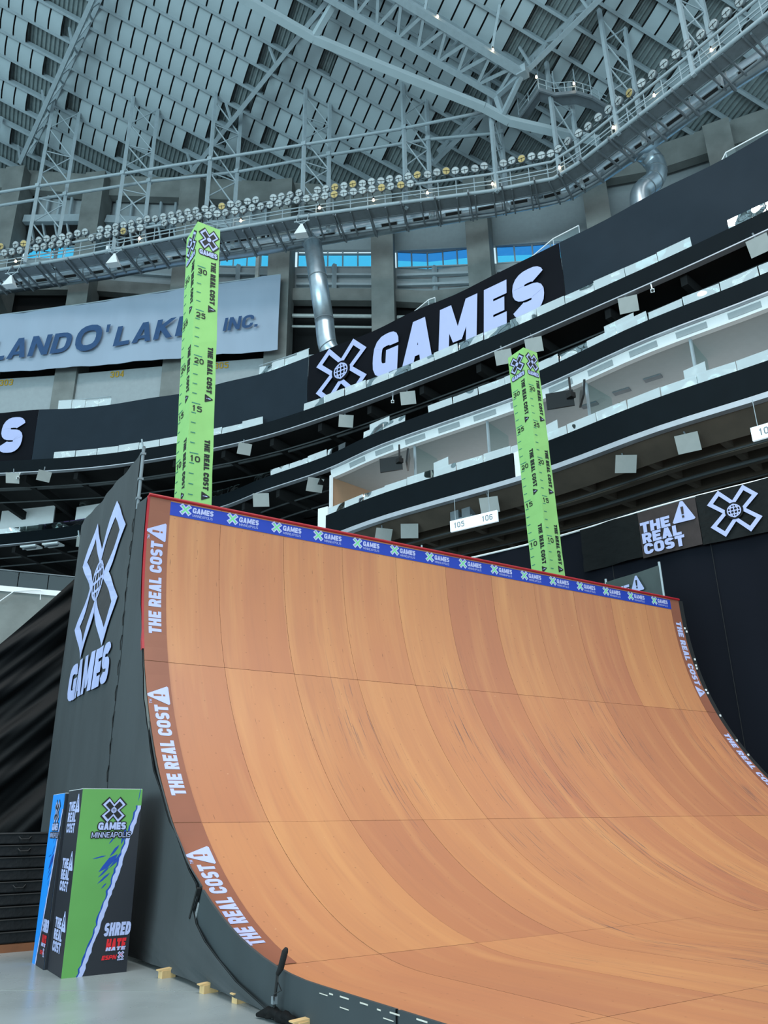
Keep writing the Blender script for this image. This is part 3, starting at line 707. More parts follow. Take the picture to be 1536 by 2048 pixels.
# -- low concrete wall with glass rail at the far left
LW = Strip([(-14, 26.5), (-4, 24.4), (2.5, 23.4), (8, 22.2)], False)
lo = thing('bowl_wall', 'pale concrete wall with white cap and glass rail behind black drape', 'wall', LW.pt(12, 0))
b = MB(); LW.band(b, 0, LW.len, 0, 12.1, 0, th=.4); b.build('wall_face', 'concrete', lo)
b = MB(); LW.band(b, 0, LW.len, 12.1, 12.35, .08, th=.6); b.build('cap', 'white', lo)
for a in [2+1.3*k for k in range(16)]:
    b = MB(); b.face([LW.pt(a, 12.35, -.1), LW.pt(a+1.26, 12.35, -.1), LW.pt(a+1.26, 13.1, -.1), LW.pt(a, 13.1, -.1)]); b.build('glass_pane', 'glass_clear', lo)
b = MB(); b.tube([LW.pt(a, 13.15, -.1) for a in LW.steps(2, LW.len, 2)], .03, 6); b.build('top_rail', 'steel_dark', lo)
for k, (a, z) in enumerate(((11.2, 11.2), (13.0, 11.5))):
    b = MB(); b.tube([LW.pt(a, z, .25), LW.pt(a+.6, z+.6, .25), LW.pt(a+1.7, z+.75, .25), LW.pt(a+1.75, z+.3, .25)], .025, 6); b.build('handrail', 'white', lo)

# -- fixtures under the decks
def speaker(x, y, z, lab, s=.55, d=.35, tilt=.55):
    t = thing('speaker', lab, 'speaker', (x, y, z)); dirv = (CAM-Vec((x, y, z))); dirv.z = 0; ang = math.atan2(dirv.y, dirv.x)+math.pi/2 + random.uniform(-.35, .35)
    R = Matrix.Rotation(ang, 3, 'Z') @ Matrix.Rotation(tilt, 3, 'X'); b = MB(); c = Vec((x, y, z))
    b.hexa([c+R @ Vec(q) for q in ((-s, 0, -s*.85), (s, 0, -s*.85), (s*.7, d, -s*.6), (-s*.7, d, -s*.6), (-s, 0, s*.85), (s, 0, s*.85), (s*.7, d, s*.6), (-s*.7, d, s*.6))]); b.build('cabinet', 'speaker', t)
    b = MB(); b.tube([c+R @ Vec((0, d*.8, 0)), c+Vec((0, .15, s+.3))], .04, 6); b.build('bracket', 'steel_dark', t)
for k, (x, y) in enumerate([(.11, 38.42), (1.8, 37.02), (11.36, 26.41), (14.83, 19.97), (16.35, 15.88), (18.07, 9.97), (18.62, 8.36), (19.98, 3.66), (21.38, -1.88)]):
    speaker(x, y, 23.5, 'white square loudspeaker under topmost black fascia, %s from the left' % ORD[k], .42)
for k, (x, y) in enumerate([(5.61, 40.84), (13.0, 27.28), (14.74, 23.45)]):
    speaker(x, y, 20.75, 'white loudspeaker under middle black fascia, %s from the left' % ORD[k], .5)
for k, (x, y) in enumerate([(16.13, 18.19), (16.92, 16.89), (18.14, 11.84), (20.11, 5.07), (20.68, 2.32)]):
    speaker(x, y, 16.2, 'white square loudspeaker under lowest black fascia, %s from the left' % ORD[k], .46)
for k, (x, y, z, lab) in enumerate([(15.95, 16.8, 23.6, 'small white camera under top fascia beside cross logo'), (20.2, 2.48, 23.6, 'small white camera under top fascia near right frame edge'), (.44, 38.48, 23.6, 'twin white camera under top fascia at far left')]):
    t = thing('security_camera', lab, 'camera', (x, y, z)); d = (CAM-Vec((x, y, z))).normalized()
    b = MB(); b.beam(Vec((x, y, z)), Vec((x, y, z))+d*.35, .17); b.build('camera_body', 'white', t)
    b = MB(); b.tube([Vec((x, y, z))+d*.35, Vec((x, y, z))+d*.38], .06, 8); b.build('camera_lens', 'ink', t)
    b = MB(); b.tube([(x, y, z), (x+.1, y+.1, z+.45)], .03, 6); b.build('bracket', 'white', t)
t = thing('speaker_cluster', 'grey loudspeaker cluster hanging above section sign', 'speaker', (18.3, 13.85, 16.2))
for dq in (-.5, .15): b = MB(); b.box((18.3+dq*.35, 13.85-dq, 16.45), (.5, .5, .55), .3); b.build('cabinet', 'steel_dark', t)
b = MB(); b.box((18.25, 13.9, 15.95), (.6, 1.3, .45), .3); b.build('cabinet', 'steel_dark', t)
b = MB(); b.tube([(18.3, 13.85, 16.2), (18.3, 13.85, 17.0)], .03, 6); b.build('hanger', 'steel_dark', t)
for k, (x, y) in enumerate(((2.78, 44.52), (4.01, 43.15))):
    t = thing('ceiling_louvre', 'white louvred ceiling unit under middle fascia, %s of the left pair' % ORD[k], 'vent', (x, y, 20.9))
    b = MB(); b.box((x, y, 20.9), (1.3, .8, .12), -.85); b.build('frame', 'white', t)
    for q in range(3): b = MB(); b.box((x-.1, y-.2+q*.2, 20.82), (1.1, .06, .05), -.85); b.build('slat', 'steel_dark', t)

def sign(p0, p1, h, words, lab):
    p0, p1 = Vec(p0), Vec(p1); d = (p1-p0); n = Vec((d.y, -d.x, 0)).normalized(); c = (p0+p1)/2; t = thing('section_sign', lab, 'sign', c)
    b = MB(); b.hexa([p0, p1, p1-n*.12, p0-n*.12, p0+Vec((0, 0, h)), p1+Vec((0, 0, h)), p1+Vec((0, 0, h))-n*.12, p0+Vec((0, 0, h))-n*.12]); b.build('sign_box', 'sign', t)
    L = d.length
    for s, f in words:
        q, w = text(s, .6, .16, .14); g = MB(); put(g, q, lambda x, y: p0+d*(x/L)+n*.012+Vec((0, 0, y)), h*.52, h*.52, L*f-w*h*.26, h*.24); g.build('lettering', 'steel_dark', t)
    for f in (.12, .85): g = MB(); g.tube([p0+d*f+Vec((0, 0, h)), p0+d*f+Vec((0, 0, h+1.1))], .015, 6); g.build('hanger_rod', 'steel', t)
sign((16.70, 13.15, 14.95), (17.67, 10.81, 14.95), .55, (('105', .2), ('106', .8)), 'white lit hanging sign with grey numbers 105 and 106')
sign((20.60, -.45, 15.1), (21.25, -2.6, 15.1), .55, (('107', .25), ('108', .8)), 'white lit hanging sign cut by the right frame edge')

def tv(x, y, z, r1, r2, lab):
    t = thing('television', lab, 'screen', (x, y, z)); c = Vec((x, y, z))
    for k, (a, o) in enumerate(((r1, -.55), (r2, .5))):
        R = Matrix.Rotation(a, 3, 'Z'); cc = c+Vec((.35*o, -.9*o, 0)); b = MB(); b.hexa([cc+R @ Vec(q) for q in ((-.62, -.05, -.4), (.62, -.05, -.4), (.62, .05, -.4), (-.62, .05, -.4), (-.62, -.15, .35), (.62, -.15, .35), (.62, -.05, .35), (-.62, -.05, .35))]); b.build('display', 'screen', t)
    b = MB(); b.tube([c, c+Vec((0, 0, 1.0))], .05, 8); b.box(c+Vec((0, 0, .05)), (.3, .3, .25)); b.build('mount', 'ink', t)
tv(15.98, 16.3, 19.75, -.9, .9, 'black twin television on ceiling mount, left of pair in suites')
tv(18.75, 6.5, 19.8, -.9, .9, 'black twin television on ceiling mount beside lime tower top')

# ================================================================== RIGHT CURTAIN AND ITS BANNERS
t = thing('black_curtain', 'tall black curtain wall closing off lower bowl behind quarterpipe', 'curtain', CU.pt(20, 0))
b = MB(); A = CU.steps(9, CU.len-.2, .45); rows = []
for k in range(10):
    z = 13.05*k/9; rows.append([CU.pt(a, z, -.05+(.10*math.sin(a*1.7)+.05*math.sin(a*4.1+k*.3))*(1-.6*k/9)) for a in A])
b.grid(rows); b.grid([[p+Vec((.03, .03, 0)) for p in r] for r in rows]); b.build('cloth', 'curtain', t, smooth=True)
b = MB(); b.tube([CU.pt(a, 13.07, 0) for a in A], .045, 6); b.build('top_pipe', 'white', t)
for a in (16.5, 20.0, 23.93): b = MB(); b.tube([CU.pt(a, .1, .10), CU.pt(a, 12.9, .06)], .012, 6); b.build('seam', 'ink', t)
cb = thing('curtain_banner', 'black vinyl banner with white cross and warning triangle on right curtain', 'banner', CU.pt(23, 11))
def cpanel(a0, a1, z0, z1, off, mt, nm, amp=.04):
    A = CU.steps(a0, a1, .3); b = MB(); rows = [[CU.pt(a, z0+(z1-z0)*k/6, off+amp*math.sin(a*3.1+k*1.3)*math.sin(k*1.1+a)) for a in A] for k in range(7)]
    b.grid(rows); b.grid([[p+Vec((.02, .02, 0)) for p in r] for r in rows]); return b.build(nm, mt, cb, smooth=True)
M['vinyl'] = mat('creased_vinyl', (9, 12, 13), .5, spec=.15, var=.2, bump=.6, bscale=2.2, stretch=(1, 1, 2))
M['vinyl_brown'] = mat('brown_vinyl', (56, 48, 48), .6, spec=.2, var=.15, bump=.4, bscale=2)
cpanel(18.76, 21.4, 11.2, 13.0, .18, 'vinyl', 'cloth_panel', .07); cpanel(23.72, 29, 11.1, 13.02, .18, 'vinyl', 'cloth_panel')
cpanel(21.42, 23.70, 11.13, 12.98, .2, 'vinyl_brown', 'cloth_panel', .02)
fc = lambda x, y: CU.pt(x, y, .28)
g = MB(); put(g, cross_outline(), fc, .93, .93, 24.98, 12.08, sub=.4); g.build('cross_logo', 'white_print', cb)
g = MB(); put(g, disc(.34), lambda x, y: CU.pt(x, y, .295), .93, .93, 24.98, 12.08); g.build('globe_ground', 'vinyl', cb)
g = MB(); put(g, globe(.26, .04), lambda x, y: CU.pt(x, y, .31), .93, .93, 24.98, 12.08); g.build('globe', 'white_print', cb)
for s, x0, x1, z0, z1 in (('THE', 21.5, 22.68, 12.08, 12.5), ('REAL', 21.52, 23.05, 11.66, 12.06), ('COST', 21.53, 23.12, 11.22, 11.64)):
    q, w = text(s, .7, .26, .05); g = MB(); put(g, q, fc, (x1-x0)/w, z1-z0, x0, z0); g.build('lettering', 'white_print', cb)
g, g2 = MB(), MB(); warn(fc, lambda x, y: CU.pt(x, y, .30), .85, 23.2, 12.12, g, g2); g.build('warning_triangle', 'white_print', cb); g2.build('exclamation_mark', 'vinyl_brown', cb)

# ================================================================== QUARTERPIPE
KAP_S = [0, 1.5, 3, 5, 7, 9, 11, 13.]; ds = .02
def profile(KAP):   # height and reach of a curve whose bend is given at the lengths KAP_S
    S_, Y_, Z_, T_ = [0.], [0.], [8.34], [0.]
    def kap(s):
        for k in range(7):
            if s <= KAP_S[k+1]: return KAP[k]+(KAP[k+1]-KAP[k])*(s-KAP_S[k])/(KAP_S[k+1]-KAP_S[k])
        return KAP[-1]
    while S_[-1] < 24:
        t2_ = min(math.pi/2, T_[-1]+kap(S_[-1]+ds/2)*ds); mth = (T_[-1]+t2_)/2
        Y_.append(Y_[-1]-math.sin(mth)*ds); Z_.append(Z_[-1]-math.cos(mth)*ds); T_.append(t2_); S_.append(S_[-1]+ds)
    return S_, Y_, Z_, T_
SURF = profile([.0758, .1175, .1477, .1223, .123, .1253, .1677, .1677])     # riding surface
LIP = profile([.0979, .1103, .1298, .1385, .1387, .1285, .1319, .1329])      # top edge of the side boards, a hand higher at the bottom
PS, PY, PZ, PT = LIP
def prof_at(s, C=None):
    PS, PY, PZ, PT = C or SURF
    if s <= 0: return 0., 8.34-s, 0.
    k = min(int(s/ds), len(PS)-2); f = (s-PS[k])/ds
    return PY[k]+(PY[k+1]-PY[k])*f, PZ[k]+(PZ[k+1]-PZ[k])*f, PT[k]
def ramp(u, s, off=0.):   # off: out of the riding surface
    y, z, th = prof_at(s); return Vec((u, y-math.cos(th)*off, z+math.sin(th)*off))
UL, UR = -1.584, 15.348; S_END = 21.0
qp = thing('quarterpipe', 'giant wooden quarterpipe ramp with orange sheets, blue header strip and brown edges', 'ramp', (6.9, -6, 0))
ub = [UL] + [1.524*k for k in range(10)] + [UR]; sb = [0.0, 3.658, 7.315, 10.973, 14.63, 18.288, S_END]
def sheet(u0, u1, s0, s1, off, th, mt, nm, n=10, par=None, nu=1):
    b = MB(); S = [s0+(s1-s0)*k/n for k in range(n+1)]; U_ = [u0+(u1-u0)*k/nu for k in range(nu+1)]
    b.grid([[ramp(u, s, off) for u in U_] for s in S], [[(u, s) for u in U_] for s in S])
    b.grid([[ramp(u0, s, o) for o in (off, off-th)] for s in S]); b.grid([[ramp(u1, s, o) for o in (off-th, off)] for s in S])
    for s in (s0, s1): b.face([ramp(u0, s, off), ramp(u1, s, off), ramp(u1, s, off-th), ramp(u0, s, off-th)])
    return b.build(nm, mt, par or qp, smooth=False)
for r in range(6):
    for c in range(11):
        o = sheet(ub[c]+.003, ub[c+1]-.003, sb[r]+.004, sb[r+1]-.004, random.uniform(-.0015, .0015), .014, 'wood', 'sheet', 14)
        for p in o.data.polygons: p.use_smooth = True
        o.data.set_sharp_from_angle(angle=.6) if hasattr(o.data, 'set_sharp_from_angle') else None
b = MB(); b.grid([[ramp(u, .02+k*.3, -.03) for u in (UL, UR)] for k in range(70)]); b.build('underlay', 'ink', qp)
EW = .45
for (u0, u1) in ((UL, UL+EW), (UR-EW+.02, UR)):
    for k in range(3):
        b = MB(); S = [sb[k]+.006+(sb[k+1]-.012-sb[k])*i/12 for i in range(13)]
        b.grid([[ramp(u, s, .006) for u in (u0, u1)] for s in S]); b.build('edge_print', 'trim_brown', qp)
# lettering on the edge prints
for k in range(3):
    s_hi = .52+3.658*k
    fnl = lambda x, y: ramp(UL+.40-y, s_hi+2.52-x, .011); fni = lambda x, y: ramp(UL+.40-y, s_hi+2.52-x, .014)
    words('THE REAL COST', fnl, 2.05, .25, .05, .62, .25, .07, .32, 'edge_lettering', 'white_print', qp, .3)
    q, w = text('TM', .7, .16, .15); g = MB(); put(g, q, fnl, .05, .05, 2.08, .33); g.build('trade_mark', 'white_print', qp)
    g, g2 = MB(), MB(); warn(fnl, fni, .42, 2.27, .0, g, g2); g.build('warning_triangle', 'white_print', qp); g2.build('exclamation_mark', 'trim_brown', qp)
    s_lo = .72+3.658*k
    fnr = lambda x, y: ramp(UR-.38+y, s_lo+x, .011); fnri = lambda x, y: ramp(UR-.38+y, s_lo+x, .014)
    words('THE REAL COST', fnr, 2.05, .25, .05, .62, .25, .07, .32, 'edge_lettering', 'white_print', qp, .3)
    g, g2 = MB(), MB(); warn(fnr, fnri, .36, 2.27, .0, g, g2); g.build('warning_triangle', 'white_print', qp); g2.build('exclamation_mark', 'trim_brown', qp)
# header strip and its repeated print
hd = MB(); hd.grid([[ramp(u, s, .008) for u in (UL+EW, UR-EW+.03)] for s in (.045, .20, .346)]); hd = hd.build('header_strip', 'blue', qp)
lg, lf = MB(), MB()
f0 = lambda x, y: ramp(x, .20-y, .013)
put(lf, cross_fill(.86, .27, .30), lambda x, y: ramp(x, .20-y, .0125), .125, .125, -.20, .035)
put(lg, cross_outline(.2), f0, .145, .145, -.20, .035)
q, w = text('GAMES', .74, .27, .07); put(lg, q, f0, .47/w, .125, -.05, -.01, .08)
q, w = text('MINNEAPOLIS', .7, .12, .16); put(lg, q, f0, .45/w, .058, -.04, -.095)
first = None
for k in range(15):
    du = UL+EW+.53+k*(UR-UL-2*EW)/15
    if k == 0:
        a = lf.build('cross_print', 'logo_green', hd); c = lg.build('logo_print', 'white_print', hd); first = (a, c); a.location.x = du; c.location.x = du
    else:
        for o in first: n = o.copy(); COL.objects.link(n); n.parent = hd; n.location.x = du
b = MB(); b.tube([(UL-.02, -.01, 8.36), (UR+.02, -.01, 8.36)], .035, 10); b.build('coping', 'red', qp)
b = MB(); b.grid([[ramp(u, s, .008) for u in (UL-.035, UL+.01)] for s in [3.4*k/16 for k in range(17)]]); b.build('red_edging', 'red', qp)
b = MB(); b.grid([[ramp(UL-.035, 3.4*k/16, o) for o in (.008, -.07)] for k in range(17)]); b.build('red_edging', 'red', qp)
b = MB(); S = [S_END*k/60 for k in range(61)]
b.grid([[ramp(u, s, -.01) for u in (UR, UR+.22)] for s in S]); b.grid([[ramp(UR+.22, s, o) for o in (-.01, -.4)] for s in S]); b.build('edge_flange', 'ink', qp)
b = MB()
for s in (.9, 1.0, 1.9, 2.1, 2.2, 2.9, 3.0, 3.75, 4.6, 5.1): q = ramp(UR+.1+random.uniform(-.05, .05), s, .0); b.box(q, (.05, .03, .06))
tag(b.build('tape_scraps', 'white', qp), kind='stuff')
# side boards under the curve on the near side
def band_pts(s, depth):
    y, z, th = prof_at(s, LIP); return (y, z), (y+math.cos(th)*depth, max(.03, z-math.sin(th)*depth))
cuts = [8.95, 13.7, 17.36, S_END]
for s0, s1 in zip(cuts, cuts[1:]):
    b = MB(); S = [s0+.02+(s1-.04-s0)*k/14 for k in range(15)]; r1, r2, r3 = [], [], []
    for s in S:
        (y, z), (y2, z2) = band_pts(s, .47); r1.append((UL-.03, y, z)); r2.append((UL-.03, y2, z2)); r3.append((UL, y2, z2))
    b.grid([[(UL, p[1], p[2]-.3) for p in r1], [(UL, p[1], p[2]) for p in r1], r1, r2, r3]); b.build('side_board', 'side', qp)
(y, z), (y2, z2) = band_pts(8.88, .44)
b = MB(); b.beam((UL-.045, y, z-.02), (UL-.06, y2, z2), .035, .06, (1, 0, 0)); b.build('board_joint', 'ink', qp)
b = MB(); S = [5.+(8.9-5.)*k/24 for k in range(25)]; q_ = [prof_at(x, LIP) for x in S]
b.grid([[(UL-.03, y, z+.012*math.sin(7*y)) for y, z, t_ in q_], [(UL-.005, y, z+.012*math.sin(7*y)) for y, z, t_ in q_], [(UL-.005, y, z-.25) for y, z, t_ in q_]]); b.build('edge_lip', 'side', qp)
M['chip'] = mat('chipped_paint', (200, 196, 186), .8)
b = MB()
for y0 in (-7.9, -8.15, -8.5, -8.75, -9.0, -9.4): b.box((UL-.034, y0, .40+random.uniform(-.02, .012)), (.004, random.uniform(.05, .2), .012))
for y0, z0 in ((-7.75, .36), (-8.15, .30), (-8.9, .33), (-9.1, .29)): b.box((UL-.034, y0, z0), (.004, .16, .008))
tag(b.build('chipped_edges', 'chip', qp), kind='stuff')
# deck behind the coping, framing under it, guard posts
b = MB(); b.box((6.9, 2.9, 8.25), (UR-UL, 5.6, .14)); b.build('deck', 'side', qp)
for x in (UL+.1, 4., 9.6, UR-.1):
    for y in (.6, 5.5): b = MB(); b.beam((x, y, 0), (x, y, 8.2), .14); b.build('frame_post', 'steel_dark', qp)
for k, x in enumerate((1.62, 5.35, 6.0, 6.75, 9.05, 14.6)):
    b = MB(); b.tube([(x, 1.9, 8.3), (x+random.uniform(-.04, .08), 1.9, 9.0 if k != 3 else 9.25)], .025, 6); b.build('guard_post', 'steel', qp)
b = MB(); b.box((6.9, -5, .2), (16.6, 10, .1)); b.build('base_frame', 'ink', qp)

# ---- cloth on the near side of the ramp, with cross logo
dr = thing('side_drape', 'dark grey cloth over ramp side with large white cross logo and letters', 'drape', (-1.62, 2, 0))
def yfront(z):
    if z > 8.34: return .12
    best = None
    for k in range(0, len(PS), 4):
        s = PS[k]; d = 0 if s < 8.9 else .40; y, zz, th = PY[k], PZ[k], PT[k]; y2 = y+math.cos(th)*d; z2 = zz-math.sin(th)*d
        if best is None or abs(z2-z) < best[0]: best = (abs(z2-z), y2)
    return best[1]
Zs = [.06+(9.58-.06)*k/60 for k in range(61)]
def fold(y, z): return -.05*math.exp(-((z-.15)/.5)**2) - .018*math.sin(y*2.6+.5*math.sin(z*.9)) - .012*math.sin(y*6.3+z*.5)
def dx(y, z): return UL-.075+fold(y, z)
rows = []
for z in Zs:
    y0 = .62+.04*math.sin(z*2.2)
    rows.append([(dx(y0+(6.05-y0)*k/40, z)-(.01), y0+(6.05-y0)*k/40, z) for k in range(41)])
b = MB(); b.grid(rows); b.grid([[(p[0]+.02, p[1], p[2]) for p in r] for r in rows]); b.build('main_cloth', 'drape', dr, smooth=True)
rows = []
for z in Zs:
    if z > 8.4: continue
    y0 = yfront(z)+.02; y1 = .66
    rows.append([(dx(y0+(y1-y0)*k/30, z)+.02*(1-k/30), y0+(y1-y0)*k/30, z) for k in range(31)])
b = MB(); b.grid(rows); b.grid([[(p[0]+.02, p[1], p[2]) for p in r] for r in rows]); b.build('edge_cloth', 'drape', dr, smooth=True)
for k in range(13):
    z = 8.0-k*.5; b = MB(); b.tube([(dx(.6, z)-.02, .60, z), (dx(.6, z)-.03, .64, z-.14), (dx(.6, z)-.02, .62, z-.3)], .01, 5); b.build('lacing', 'ink', dr)
fd = lambda x, y: Vec((dx(-x, y)-.05, -x, y))
g = MB(); put(g, cross_fill(1.0), lambda x, y: Vec((dx(-x, y)-.035, -x, y)), 1.92, 1.78, -3.1, 7.27, sub=.25); g.build('logo_ground', 'print_grey', dr)
g = MB(); put(g, cross_outline(), fd, 1.92, 1.78, -3.1, 7.27, sub=.25); g.build('cross_logo', 'white_print', dr)
g = MB(); put(g, globe(.27, .04), fd, 1.92, 1.78, -3.1, 7.27, sub=.3); g.build('globe', 'white_print', dr)
q, w = text('GAMES', .78, .28, .06); g = MB(); put(g, q, fd, 3.5/w, .86, -4.88, 4.68, .09, sub=.25); g.build('lettering', 'white_print', dr)
b = MB(); b.tube([(UL-.08, .55, 8.2), (UL-.08, .55, 9.68)], .036, 10); b.build('corner_pole', 'steel_dark', dr)
for z in (8.45, 8.9, 9.5): b = MB(); b.box((UL-.08, .55, z), (.1, .1, .05)); b.build('pole_clamp', 'steel_dark', dr)
for y, z in ((.5, 9.65), (5.9, 9.2)):
    b = MB(); b.tube([(UL-.12, y, z), (UL-.17, y-.05, z+.15)], .02, 6); b.build('tie', 'steel', dr)

# guard banner at the far right end of the deck
t = thing('guard_banner', 'shiny dark vinyl guard banner with white warning triangle at ramp corner', 'banner', (15.3, 2.5, 8.4))
M['vinyl_grey'] = mat('shiny_vinyl', (58, 68, 68), .3, var=.5, scale=.7)
b = MB(); rows = [[(15.3+.03*math.sin(y*3+z), y, z) for y in (.5, 1.4, 2.3, 3.2, 4.2, 5.2)] for z in (8.3, 8.9, 9.62)]; b.grid(rows); b.build('vinyl_sheet', 'vinyl_grey', t, smooth=True)
fg = lambda x, y: Vec((15.24, -x, y))
q, w = text('THE', .7, .26, .05); g = MB(); put(g, q, fg, .80/w, .34, -2.55, 8.95); g.build('lettering', 'white_print', t)
q, w = text('REAL', .7, .26, .05); g = MB(); put(g, q, fg, 1.1/w, .34, -2.55, 8.56); g.build('lettering', 'white_print', t)
g, g2 = MB(), MB(); warn(fg, lambda x, y: Vec((15.23, -x, y)), .56, -1.43, 8.97, g, g2); g.build('warning_triangle', 'white_print', t); g2.build('exclamation_mark', 'ink', t)
for y in (.5, 2.8, 5.2): b = MB(); b.tube([(15.33, y, 8.2), (15.33, y, 9.75)], .04, 8); b.build('post', 'steel', t)

# ---- lime height towers behind the deck
def tower(x0, x1, y0, y1, lab):
    t = thing('height_marker', lab, 'marker tower', ((x0+x1)/2, (y0+y1)/2, 8.32)); z0, z1 = 8.32, 19.08; FT = .3048; n = 30
    ln = lambda z: -.036*(z-14.5)
    rows = []
    for k in range(n+1):
        z = z0+(z1-z0)*k/n; l_ = ln(z); w = .005*math.sin(k*1.9); v = .005*math.cos(k*1.3)
        rows.append([(x0+w+l_, y0+v, z), (x1+v+l_, y0+w, z), (x1+w+l_, y1, z), (x0-v+l_, y1, z), (x0+w+l_, y0+v, z)])
    b = MB(); b.grid(rows); b.face([rows[-1][k] for k in range(4)]); b.build('fabric_sleeve', 'lime', t)
    for nm, fn, fo, W in (('front', lambda x, y: Vec((x0+x+ln(y), y0-.010, y)), lambda x, y: Vec((x0+x+ln(y), y0-.014, y)), x1-x0), ('side', lambda x, y: Vec((x0-.010+ln(y), y1-x, y)), lambda x, y: Vec((x0-.014+ln(y), y1-x, y)), y1-y0)):
        tk, nb, wh = MB(), MB(), MB()
        for f in range(2, 31):
            z = 8.34+f*FT; l = .24 if f % 5 == 0 else .13
            tk.face([fn(*p) for p in ((.05, z-.012), (.05+l*W/.7, z-.012), (.05+l*W/.7, z+.012), (.05, z+.012))])
            if f % 5 == 0:
                q, w = text(str(f), .8, .19, .16); g = MB(); put(g, q, fn, .27*W/.7/max(w, 1.3), .18, .07*W/.7, z-.25); g.build('number', 'ink', t)
        for f in (31, 21.3, 11.6):
            z = 8.34+f*FT; cap = .155*W/.7
            words('THE REAL COST', lambda x, y: fn(W*.64+y, z-x), 1.5, cap, 0, .62, .26, .07, .3, 'lettering', 'ink', t)
            g1, g2 = MB(), MB(); warn(lambda x, y: fn(W*.64-.04+y, z-x), lambda x, y: fo(W*.64-.04+y, z-x), .25, 1.68, 0, g1, g2); g1.build('warning_triangle', 'ink', t); g2.build('exclamation_mark', 'white_print', t)
        zc = 8.34+33.4*FT; s = W*.41
        put(nb, cross_fill(1.16, .47, .62), fn, s, .36, W*.52, zc+.02); put(wh, cross_fill(1.02, .38, .46), fo, s, .36, W*.52, zc+.02)
        fx = lambda x, y: fo(x, y)+(fo(0, 0)-fn(0, 0))
        put(nb, cross_fill(.84, .22, .28), fx, s, .36, W*.52, zc+.02)
        q, w = text('GAMES', .78, .3, .06); g1, g2 = MB(), MB(); put(g1, q, fo, W*.78/w, .17, W*.12, zc-.58); put(g2, q, fn, W*.78/w, .17, W*.12, zc-.58, halo=.03); g1.build('lettering', 'white_print', t); g2.build('lettering_outline', 'ink', t)  # white letters over a printed black outline
        put(wh, disc(.22), lambda x, y: fx(x, y)+(fo(0, 0)-fn(0, 0)), s, .36, W*.52, zc+.02)
        tag(tk.build('tick_marks', 'teal', t), kind='stuff'); nb.build('cross_logo', 'ink', t); wh.build('cross_outline', 'white_print', t)
    return t
tower(.28, 1.0, 3.8, 4.75, 'tall lime green height tower with foot marks, left one before pale banner')
tower(13.51, 14.23, 3.8, 4.7, 'tall lime green height tower with foot marks, right one before suites')

